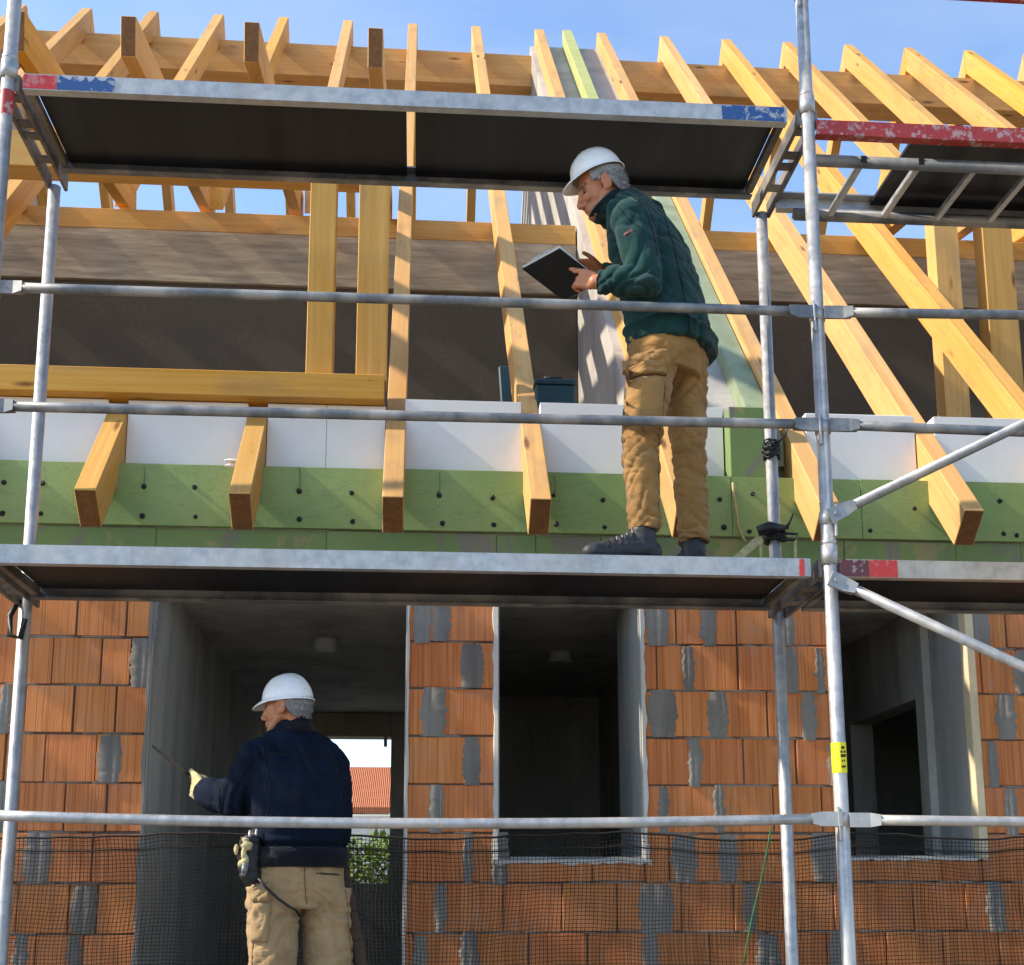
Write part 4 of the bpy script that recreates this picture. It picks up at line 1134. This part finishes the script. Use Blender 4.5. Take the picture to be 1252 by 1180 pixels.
def trousers(parent, waist, hipL, kneeL, ankL, hipR, kneeR, ankR, lat, fwd, mat, rs, seedv=0, waist_r=(.17, .12)):
    """rs: thigh, knee, calf, ankle radii"""
    lat, fwd = V(lat).normalized(), V(fwd).normalized(); bm = bmesh.new()
    pc = (V(hipL)+V(hipR))/2
    loft(bm, [(V(waist), lat*waist_r[0], fwd*waist_r[1]), (pc.lerp(V(waist), .5), lat*(waist_r[0]+.012), fwd*(waist_r[1]+.012)), (pc, lat*(waist_r[0]+.012), fwd*(waist_r[1]+.015)), (pc-V((0, 0, .075)), lat*(waist_r[0]-.012), fwd*(waist_r[1]-.005))], 28)
    for hp, kn, an in ((hipL, kneeL, ankL), (hipR, kneeR, ankR)):
        hp, kn, an = V(hp), V(kn), V(an); rg = []
        for t in (0, .3, .6, 1): p = hp.lerp(kn, t); r_ = rs[0]+(rs[1]-rs[0])*t; rg.append((p, lat*r_*.97, fwd*r_*1.05))
        for t in (.25, .55, .85, 1.0): p = kn.lerp(an, t); r_ = rs[1]+(rs[2]-rs[1])*min(1, t/.5) if t < .5 else rs[2]+(rs[3]-rs[2])*(t-.5)/.5; rg.append((p, lat*r_, fwd*r_*1.05))
        loft(bm, rg[::-1], 22, 2.1)
    zk = (V(kneeL).z+V(kneeR).z)/2; za = (V(ankL).z+V(ankR).z)/2; zh = pc.z
    def disp(p, n):
        k = math.exp(-((p.z-zk)/.10)**2); a = math.exp(-((p.z-za-.05)/.085)**2); h = math.exp(-((p.z-zh+.09)/.08)**2)
        v = fold(p, (.35, .1, 1), .036, .003+.005*k+.009*a+.004*h, seedv) + fold(p, (-.6, .3, 1), .055, .004+.004*k+.004*h, seedv+4) + fold(p, (1, .4, .45), .07, .0045, seedv+9) + fold(p, (.8, -.3, 1), .03, .002+.002*k, seedv+14)
        return v
    me_ = remeshed(bm, .0055, 5, disp, 1)
    return mobj('trousers', me_, mat, parent, None, True)

# ---------------------------------------------------------- upper worker
dk = D2
w1 = empty('person', (1.0, 4.86, dk), 'man in white hard hat and green jacket holding a clipboard on the middle deck', 'person')
fw1 = V((-.80, .60, 0)).normalized(); lat1 = V((-.60, -.80, 0))            # lat: towards his left side
OFF = [-.18]
def Q(px, py, Y): return U(px, py, Y+OFF[0])
hipL, hipR = Q(797, 440, 4.80), Q(834, 440, 4.95); pel = (hipL+hipR)/2
kL, kR = Q(783, 553, 4.78), Q(843, 556, 4.95); aL = Q(789, 650, 4.80); aR = Q(848, 652, 4.95)
aL.z = max(aL.z, dk+.13); aR.z = aL.z
waist = Q(815, 398, 4.87)
tr1 = trousers(w1, waist, hipL, kL, aL, hipR, kR, aR, lat1, fw1, M['tan'], (.098, .069, .063, .060), 2, (.165, .125))
bv = bvh_of(tr1); VIEW = V((.16, 1, 0)).normalized()
bm = patch(bv, Q(787, 488, 4.7), (1, 0, 0), (0.1, 0, 1), .15, .185, VIEW, .003, .024, rnd=.06); obj('cargo_pocket', bm, M['tan'], tr1, smooth=True)
bm = patch(bv, Q(788, 450, 4.7), (1, 0, .02), (0, 0, 1), .17, .05, VIEW, .022, .012, rnd=.1); obj('pocket_flap', bm, M['tan'], tr1)
for an, d, off in ((aL, (-.97, -.1, 0), .045), (aR, (-.30, .95, 0), .05)):
    d = V(d).normalized(); boot(w1, V((an.x, an.y, dk))-d*off, d)
# jacket
def ringp(px, py, Y, a, b, lat=lat1, fw=fw1, tilt=0):
    c = Q(px, py, Y); return (c, V(lat)*a + V((0, 0, tilt*a)), V(fw)*b)
bm = bmesh.new()
loft(bm, [ringp(823, 433, 4.88, .206, .163), ringp(820, 414, 4.88, .205, .160), ringp(814, 385, 4.875, .200, .155), ringp(806, 350, 4.87, .202, .156), ringp(797, 318, 4.86, .205, .150), ringp(789, 290, 4.86, .200, .132), ringp(782, 268, 4.86, .175, .105), ringp(775, 252, 4.86, .115, .080), ringp(768, 240, 4.86, .07, .07)], 32, 2.35)
shL, elL, wrL = Q(770, 268, 4.70), Q(791, 342, 4.655), Q(729, 345, 4.725)
shR, elR, wrR = Q(792, 266, 5.02), Q(768, 345, 5.10), Q(737, 334, 5.03)
def sleeve(bm, a, b, c, r):
    rg = []
    capsule(bm, a, a.lerp(b, .5), r[0], (r[0]+r[1])/2); capsule(bm, a.lerp(b, .5), b, (r[0]+r[1])/2, r[1]); capsule(bm, b, b.lerp(c, .6), r[1], (r[1]+r[2])/2); tube(bm, [b.lerp(c, .6), c], [(r[1]+r[2])/2, r[2]], 16)
sleeve(bm, shL, elL, wrL, (.082, .068, .047)); sleeve(bm, shR, elR, wrR, (.078, .066, .047))
hem_n = V((.0, 0, 1))
def dj1(p, n):
    sa = V(elL-shL).normalized(); dl = min(1., ((p-elL).length)/.16); el = max(0, 1-dl)
    dsh = math.exp(-((p-shL).length/.17)**2); dw = math.exp(-((p-wrL).length/.10)**2)
    v = fold(p, (.5, .1, 1), .05, .004+.013*el+.006*dsh, 3) + fold(p, (1, .2, -.55), .075, .006+.004*dsh, 5) + fold(p, (1, 0, .1), .055, .010*dw, 8)
    zh = Q(820, 426, 4.88).z
    v += .010*math.exp(-((p.z-zh-.045)/.016)**2) - .010*math.exp(-((p.z-zh-.075)/.014)**2) + fold(p, (1, .4, .2), .06, .006*math.exp(-((p.z-zh)/.1)**2), 12)
    return v
jk = mobj('jacket', remeshed(bm, .0058, 5, dj1, 1), M['green_j'], w1, None, True)
# standing collar
bm = bmesh.new(); H1 = Q(734, 224, 4.85); HC1 = H1.copy(); H1 = Q(735.5, 233, 4.85); nb = Q(768, 262, 4.86)
rings = []
cdir = (Q(742, 240, 4.85)-Q(770, 268, 4.86)).normalized()
for t, r_ in ((0, .098), (.25, .092), (.5, .086), (.75, .085), (.95, .087), (1.0, .083)):
    c = Q(771, 268, 4.86).lerp(Q(737.5, 248, 4.85), t); a = cdir.cross(V((0, 1, 0))).normalized(); b = cdir.cross(a)
    rings.append((c, a*r_*1.0, b*r_*.88))
loft(bm, rings, 26, 2.1)
mobj('collar', remeshed(bm, .005, 4, lambda p, n: fold(p, cdir, .04, .004, 1), 1), M['collar'], jk, None, True)
for pts in (((772, 250), (790, 275), (800, 305), (803, 330)), ((760, 432), (790, 428), (820, 426), (850, 428), (878, 434)), ((812, 262), (822, 300), (834, 350), (842, 400), (846, 424)), ((726, 332), (730, 345), (731, 360)), ((755, 262), (760, 272), (768, 284), (782, 296))):
    seam('seam', bvh_of(jk), [Q(x, y, 4.72) for x, y in pts], VIEW, jk, 'seam_dark')
for pts in (((812, 440), (813, 480), (806, 530), (806, 590), (806, 645)), ((764, 452), (812, 455))):
    seam('seam', bv, [Q(x, y, 4.72) for x, y in pts], VIEW, tr1, 'seam', .0018)
# small reflective emblem on the shoulder
bj = bvh_of(jk)
bm = patch(bj, Q(768, 281, 4.6), (1, 0, .45), (-.45, 0, 1), .035, .012, VIEW, .0, .003, 8, 4); obj('sleeve_badge', bm, M['maroon'], jk)
# head, hands
fh1 = V((-.93, .10, -.35)); uh1 = V((-.33, .02, .94))
wL = wrL + (Q(714, 345, 4.75)-wrL).normalized()*.005
hb = Q(706, 343, 4.78)
hands = [(wL, (Q(700, 338, 4.79)-wL), (.1, .9, .35), (0, .25, 1), ((.05, .05), (.75, 1.0), (.85, 1.1), (.9, 1.1)), 1.0, V((-.9, .5, .35))),
         (Q(735, 331, 5.02), (-.95, -.15, .15), (.1, -.3, -1), (0, -.9, .3), ((.3, .5), (.3, .5), (.35, .5), (.4, .5)), .95, V((-.8, -.5, .3)))]
limbs = [(nb, pel, .06, .06), (nb, shL, .04, .04), (shL, elL, .035, .032), (elL, wL, .032, .028), (nb, shR, .04, .04), (shR, elR, .035, .032), (elR, wrR, .032, .028),
         (pel, hipL, .05, .05), (hipL, kL, .05, .04), (kL, aL, .04, .035), (pel, hipR, .05, .05), (hipR, kR, .05, .04), (kR, aR, .04, .035), (aL, aL-V((0, 0, .07)), .035, .03), (aR, aR-V((0, 0, .07)), .035, .03)]
build_body(w1, H1, fh1, uh1, nb, hands, limbs, .5, .93)
helmet(w1, HC1+uh1.normalized()*.040, fh1, uh1, .82)

# clipboard
c0 = Q(684, 337, 4.90); bn = V((.30, .42, .85)).normalized()
def on_board(px, py):
    d = FW + RT*((px-PX)/F) - UP*((py-PY)/F); return C0 + d*((c0-C0).dot(bn)/d.dot(bn))
A, B, Dd = on_board(638, 329), on_board(684, 304), on_board(689, 368); Cc = B+(Dd-A)
cb = empty('clipboard', c0, 'black clipboard with white paper edges held by the man in green', 'clipboard')
def slab(pts, n_, t0, t1, inset=0):
    bm = bmesh.new(); c = sum(pts, V())/4; pts = [p+(c-p)*inset for p in pts]
    a = [bm.verts.new(p+n_*t0) for p in pts]; b = [bm.verts.new(p+n_*t1) for p in pts]
    bm.faces.new(a); bm.faces.new(b[::-1])
    for i in range(4): bm.faces.new((a[i], b[i], b[(i+1) % 4], a[(i+1) % 4]))
    bmesh.ops.recalc_face_normals(bm, faces=bm.faces); bmesh.ops.bevel(bm, geom=list(bm.edges), offset=.001, segments=1, affect='EDGES'); return bm
nb_ = bn
print('board', (B-A).length, (Dd-A).length, [tuple(round(x,2) for x in q) for q in (A,B,Cc,Dd)])
obj('board', slab([A, B, Cc, Dd], nb_, 0, .005), M['black'], cb)
obj('paper', slab([A, B, Cc, Dd], nb_, .0055, .013, .03), M['paper'], cb)
obj('paper', slab([A+(A-Dd)*.02, B+(B-Cc)*.03, B+(Cc-B)*.4, A+(Dd-A)*.4], nb_, .0135, .0145), M['paper'], cb)
mid = (A+B)/2; bm = bmesh.new(); e = (B-A).normalized(); bar(bm, mid-e*.05+nb_*.02, mid+e*.05+nb_*.02, .02, .012, nb_, .003); obj('clip', bm, M['steel'], cb)

# ---------------------------------------------------------- lower worker
dk = D1; OFF[0] = 0
w2 = empty('person', (-.4, 4.92, dk), 'man in white hard hat and navy jacket seen from behind on the lowest deck', 'person')
fw2 = V((-.38, .92, 0)).normalized(); lat2 = V((-.92, -.38, 0))
hipL, hipR = Q(335, 1085, 4.88), Q(396, 1085, 4.95); pel = (hipL+hipR)/2
kL = Q(331, 1200, 4.86); kR = Q(405, 1200, 4.95); kL.z = kR.z = dk+.47
aL, aR = V((kL.x-.005, kL.y+.02, dk+.13)), V((kR.x+.02, kR.y+.02, dk+.13))
waist = Q(366, 1045, 4.92)
tr2 = trousers(w2, waist, hipL, kL, aL, hipR, kR, aR, lat2, fw2, M['khaki'], (.104, .086, .076, .070), 21, (.158, .112))
bv2 = bvh_of(tr2)
bm = patch(bv2, Q(312, 1128, 4.75), (1, .2, 0), (.05, 0, 1), .085, .14, (.35, 1, 0), .001, .016); obj('cargo_pocket', bm, M['khaki'], tr2, smooth=True)
bm = patch(bv2, Q(314, 1091, 4.75), (1, .2, 0), (0, 0, 1), .09, .06, (.35, 1, 0), .012, .008, rnd=.2); obj('pocket_flap', bm, M['khaki'], tr2)
bm = patch(bv2, Q(400, 1068, 4.75), (1, 0, -.05), (0, 0, 1), .09, .007, (0, 1, 0), .0, .003, 10, 2); obj('pocket_seam', bm, M['leather'], tr2)
for an, d in ((aL, (-.6, .8, 0)), (aR, (-.1, .99, 0))):
    d = V(d).normalized(); boot(w2, V((an.x, an.y, dk))-d*.05, d)
def rp2(px, py, Y, a, b): return (Q(px, py, Y), lat2*a, fw2*b)
bm = bmesh.new()
loft(bm, [rp2(366, 1057, 4.92, .172, .125), rp2(367, 1042, 4.92, .180, .130), rp2(369, 1015, 4.92, .188, .140), rp2(369, 985, 4.92, .197, .146), rp2(367, 955, 4.92, .203, .145), rp2(365, 930, 4.92, .198, .132), rp2(363, 912, 4.92, .168, .110), rp2(359, 899, 4.92, .118, .085), rp2(356, 888, 4.92, .075, .07)], 32, 2.35)
shL, elL, wrL = Q(318, 928, 4.86), Q(287, 977, 4.95), Q(249, 968, 5.12)
shR, elR, wrR = Q(398, 936, 4.98), Q(412, 1000, 5.02), Q(392, 1030, 5.18)
sleeve(bm, shL, elL, wrL, (.084, .080, .056)); sleeve(bm, shR, elR, wrR, (.074, .064, .048))
def dj2(p, n):
    el = max(0, 1-(p-elL).length/.17); dsh = math.exp(-((p-shL).length/.15)**2); dr = math.exp(-((p-shR).length/.2)**2)
    zh = Q(366, 1050, 4.92).z; h = math.exp(-((p.z-zh-.07)/.06)**2)
    v = fold(p, (.9, .2, .6), .06, .004+.010*el+.005*dsh, 31) + fold(p, (1, .2, .12), .085, .006+.004*dr, 35) + fold(p, (1, 0, -.5), .07, .003+.007*dsh, 38) + fold(p, (.1, 0, 1), .05, .006*h, 33)
    v += .005*math.exp(-((p.z-zh-.06)/.012)**2) - .010*math.exp(-((p.z-zh-.045)/.012)**2)
    return v
jk2 = mobj('jacket', remeshed(bm, .0058, 5, dj2, 1), M['navy'], w2, None, True)
bm = bmesh.new(); loft(bm, [rp2(366, 1061, 4.92, .178, .132), rp2(366, 1057, 4.92, .186, .139), rp2(366, 1046, 4.92, .189, .142), rp2(366.5, 1037, 4.92, .184, .137)], 32, 2.35)
obj('waistband', bm, M['collar2'], jk2, smooth=True)
bj2 = bvh_of(jk2)
for pts in (((318, 912), (322, 935), (330, 960), (326, 990), (318, 1010)), ((392, 908), (404, 935), (410, 965), (410, 1000), (408, 1030)), ((322, 918), (345, 922), (370, 923), (395, 918)), ((250, 957), (253, 968), (252, 980)), ((312, 1036), (340, 1041), (370, 1042), (400, 1040), (422, 1036))):
    seam('seam', bj2, [Q(x, y, 4.75) for x, y in pts], VIEW, jk2, 'seam_dark', .0026)
for pts in (((368, 1060), (369, 1080), (370, 1106)), ((408, 1060), (414, 1100), (418, 1150), (418, 1190)), ((306, 1100), (304, 1150), (303, 1190))):
    seam('seam', bv2, [Q(x, y, 4.75) for x, y in pts], VIEW, tr2, 'seam', .0018)
H2 = Q(350, 864.5, 4.90); HC2 = Q(352, 867, 4.90); nb = Q(358, 905, 4.92)
bm = bmesh.new(); rings = []
for t, r_ in ((0, .105), (.3, .092), (.6, .080), (.9, .076), (1, .072)):
    c = Q(358, 905, 4.92).lerp(Q(357, 884.5, 4.92), t); rings.append((c, lat2*r_+V((0, 0, -.014*t)), fw2*r_*.9+V((0, 0, -.030))))
loft(bm, rings, 26, 2.1); mobj('collar', remeshed(bm, .005, 4, lambda p, n: fold(p, (0, 0, 1), .04, .004, 1), 1), M['collar2'], jk2, None, True)
fh2 = V((-.91, .38, -.05)); uh2 = V((-.06, .02, 1))
gdir = (Q(186, 912, 5.50)-Q(246, 958, 5.16))
limbs = [(nb, pel, .06, .06), (nb, shL, .04, .04), (shL, elL, .035, .032), (elL, wrL, .032, .028), (nb, shR, .04, .04), (shR, elR, .035, .032), (elR, wrR, .032, .028),
         (pel, hipL, .05, .05), (hipL, kL, .05, .04), (kL, aL, .04, .035), (pel, hipR, .05, .05), (hipR, kR, .05, .04), (kR, aR, .04, .035), (aL, aL-V((0, 0, .07)), .035, .03), (aR, aR-V((0, 0, .07)), .035, .03)]
hh = [(wrR, (-.6, .7, -.1), (-.7, -.5, -.2), (0, 0, 1), ((.6, .7), (.6, .7), (.6, .7), (.6, .7)), 1.0),
      (wrL+(wrL-elL).normalized()*.0, (wrL-elL), (.2, .5, -.8), (0, .3, 1), ((1.3, 1.2), (1.3, 1.2), (1.3, 1.2), (1.3, 1.2)), .5)]
build_body(w2, H2, fh2, uh2, nb, hh, limbs, .25, .86)
helmet(w2, HC2+uh2.normalized()*.036, fh2, uh2, .77)
# glove closed round the handle
g0, g1 = Q(186, 912, 5.48), Q(249, 962, 5.15); gd = (g1-g0).normalized()
bm = bmesh.new(); fdir = (wrL-elL).normalized(); wv = wrL + fdir*.005
hand(bm, wv, fdir*.9+V((0, .1, .15)), (.1, .4, -.9), (0, -.1, 1), ((.95, 1.2), (1.0, 1.2), (1.05, 1.2), (1.1, 1.2)), 1.12, gd*-1)
tube(bm, [wv-fdir*.03, wv+fdir*.03], [.046, .040], 16)
mobj('glove', remeshed(bm, .004, 3, lambda p, n: fold(p, fdir, .02, .002, 4), 1), M['glove'], w2, None, True)
# pointing trowel
tw = empty('trowel', g1, 'slim dark trowel with black handle pressed against the door wall', 'trowel')
L_ = (g1-g0).length; pt = lambda s_: g0+gd*(L_*s_)
bm = bmesh.new(); a, b = frame(gd, V((0, 1, 0)))
rr = []
for s_, hw in ((0, .003), (.08, .006), (.62, .009), (.66, .004)):
    rr.append([bm.verts.new(pt(s_)+a*sa*hw+b*sb*.0022) for sa, sb in ((-1, -1), (1, -1), (1, 1), (-1, 1))])
for i in range(3):
    for k in range(4): bm.faces.new((rr[i][k], rr[i][(k+1) % 4], rr[i+1][(k+1) % 4], rr[i+1][k]))
bm.faces.new(rr[0][::-1]); bm.faces.new(rr[-1]); tube(bm, [pt(.64), pt(.72), pt(.78)], .0055, 8)
bmesh.ops.recalc_face_normals(bm, faces=bm.faces); obj('blade', bm, M['matte'], tw)
bm = bmesh.new(); tube(bm, [pt(.75), pt(.79), pt(.9), pt(1.06), pt(1.1)], [.010, .0145, .016, .0155, .010], 12); obj('handle', bm, M['black'], tw)
# tool pouch on the left hip
pc_ = Q(304, 1052, 4.80)
tp = empty('tool_pouch', pc_, 'black tool pouch with pale gloves hanging at the hip of the man in navy', 'pouch')
def PP(px, py, dy=0): return Q(px, py, 4.80+dy)
bm = bmesh.new()
loft(bm, [(PP(306, 1082), V((.022, 0, 0)), V((0, .022, 0))), (PP(305, 1074), V((.036, 0, 0)), V((0, .03, 0))), (PP(304, 1050), V((.043, 0, 0)), V((0, .036, 0))), (PP(305, 1030), V((.040, 0, 0)), V((0, .034, 0))), (PP(307, 1022), V((.036, 0, 0)), V((0, .03, 0)))], 20)
bar(bm, PP(313, 1012, .03), PP(314, 1076, .0), .03, .018, V((0, 1, 0)), .004)
mobj('pouch_body', remeshed(bm, .004, 3, lambda p, n: fold(p, (0.2, 0, 1), .03, .004, 6), 1), M['black'], tp, None, True)
bm = bmesh.new(); ball(bm, PP(302, 1034, -.035), (.022, .016, .017)); ball(bm, PP(298, 1043, -.035), (.010, .012, .026)); ball(bm, PP(300, 1052, -.038), (.013, .01, .022)); ball(bm, PP(294, 1056, -.03), (.010, .01, .014)); ball(bm, PP(289, 1039, -.02), (.009, .01, .02)); ball(bm, PP(300, 1027, -.03), (.013, .012, .010))
mobj('glove', remeshed(bm, .003, 2, lambda p, n: .003*noise.noise(p*70), 1), M['rope'], tp, None, True)
bm = bmesh.new(); capsule(bm, PP(298, 1068, -.034), PP(300, 1058, -.036), .011, .013); obj('bottle', bm, M['steel_dark'], tp, smooth=True)
bm = bmesh.new(); tube(bm, [PP(305, 1024, -.03), PP(306, 1016, -.02)], .006, 8); tube(bm, [PP(312, 1026, -.02), PP(314, 1014, -.01)], .005, 8); obj('tool_shank', bm, M['steel'], tp)
bm = bmesh.new(); pts = [U(x, y, Y) for x, y, Y in ((316, 1074, 4.75), (326, 1086, 4.745), (340, 1099, 4.755), (353, 1108, 4.77), (362, 1113, 4.79), (366, 1120, 4.83))]; tube(bm, pts, .005, 8)
tag(obj('lanyard', bm, M['black']), 'thin black lanyard running from the pouch across the khaki trousers', 'lanyard')
# brown strap hanging at the right hip
bm = bmesh.new(); pts = [U(x, y, 4.97) for x, y in ((420, 1058), (424, 1085), (430, 1115), (437, 1150), (444, 1190), (450, 1230))]
for p, q in zip(pts[:-1], pts[1:]): bar(bm, p, q, .042, .012, V((0, 1, 0)), .002)
tag(obj('strap', bm, M['leather']), 'brown leather strap hanging at the right hip of the man in navy', 'strap')

# ------------------------------------------------------------------ beyond the rear opening
hb_ = empty('house', (-4, 48, 0), 'pale house with orange tiled roof seen through the opening behind the man in navy', 'house')
bm = bmesh.new(); box(bm, -12, -.9, 45, 53, 0, 4.9); obj('wall', bm, M['render'], hb_)
bm = bmesh.new(); prism(bm, [(44.3, 4.55), (49, 6.35), (53.7, 4.55), (53.7, 4.75), (49, 6.6), (44.3, 4.75)], -12.4, .4); obj('roof', bm, M['tile'], hb_)
for x in (-2.15, -5): 
    bm = bmesh.new(); box(bm, x-.35, x+.35, 44.97, 45.1, 3.6, 4.5); wn = obj('window', bm, M['glass'], hb_)
    bm = bmesh.new()
    for a in ((x-.42, x-.351, 3.55, 4.55), (x+.351, x+.42, 3.55, 4.55), (x-.35, x+.35, 4.501, 4.56)): box(bm, a[0], a[1], 44.94, 45.05, a[2], a[3])
    obj('frame', bm, M['white'], wn)
bm = bmesh.new(); box(bm, -14, 2, 36, 36.2, 0, 3.85, .02); box(bm, -14.05, 2.05, 35.95, 36.25, 3.851, 3.95, .02); tag(obj('garden_wall', bm, M['render']), 'white garden wall beyond the rear opening', 'wall')
def bush(x, y, z1, rad, label, n=5200):
    b = empty('bush', (x, y, 0), label, 'bush'); bm = bmesh.new()
    for i in range(n):
        a, t = random.uniform(0, 6.28), random.random()**.5
        h = random.uniform(.25, 1); rr = rad*(1-.5*(h-.4)**2)*t*(1+.35*noise.noise((math.cos(a)*1.3+x, math.sin(a)*1.3, h*3)))
        if noise.noise((math.cos(a)*rr*2+x, math.sin(a)*rr*2, h*z1*1.6)) < -.22: continue
        p = V((x+math.cos(a)*rr, y+math.sin(a)*rr, h*z1)); d = V((random.gauss(0, 1), random.gauss(0, 1), random.gauss(0, .6))).normalized(); s_ = random.uniform(.07, .15); a_, b_ = frame(d)
        bm.faces.new([bm.verts.new(q) for q in (p, p+d*s_+a_*s_*.4, p+d*s_*2.0, p+d*s_-a_*s_*.4)])
    obj('leaves', bm, M['leaf'], b); bm = bmesh.new()
    for i in range(5): a = i*1.3; tube(bm, [(x, y, 0), (x+.2*math.cos(a), y+.2*math.sin(a), z1*.4), (x+.5*rad*math.cos(a), y+.5*rad*math.sin(a), z1*.8)], [.04, .03, .01], 6)
    obj('stem', bm, M['bark'], b)
bush(-1.0, 27, 2.9, 1.1, 'leafy green bush in front of the white wall, right of the man in navy')
bush(-2.9, 28, 3.0, 1.2, 'leafy green bush mostly hidden behind the man in navy')
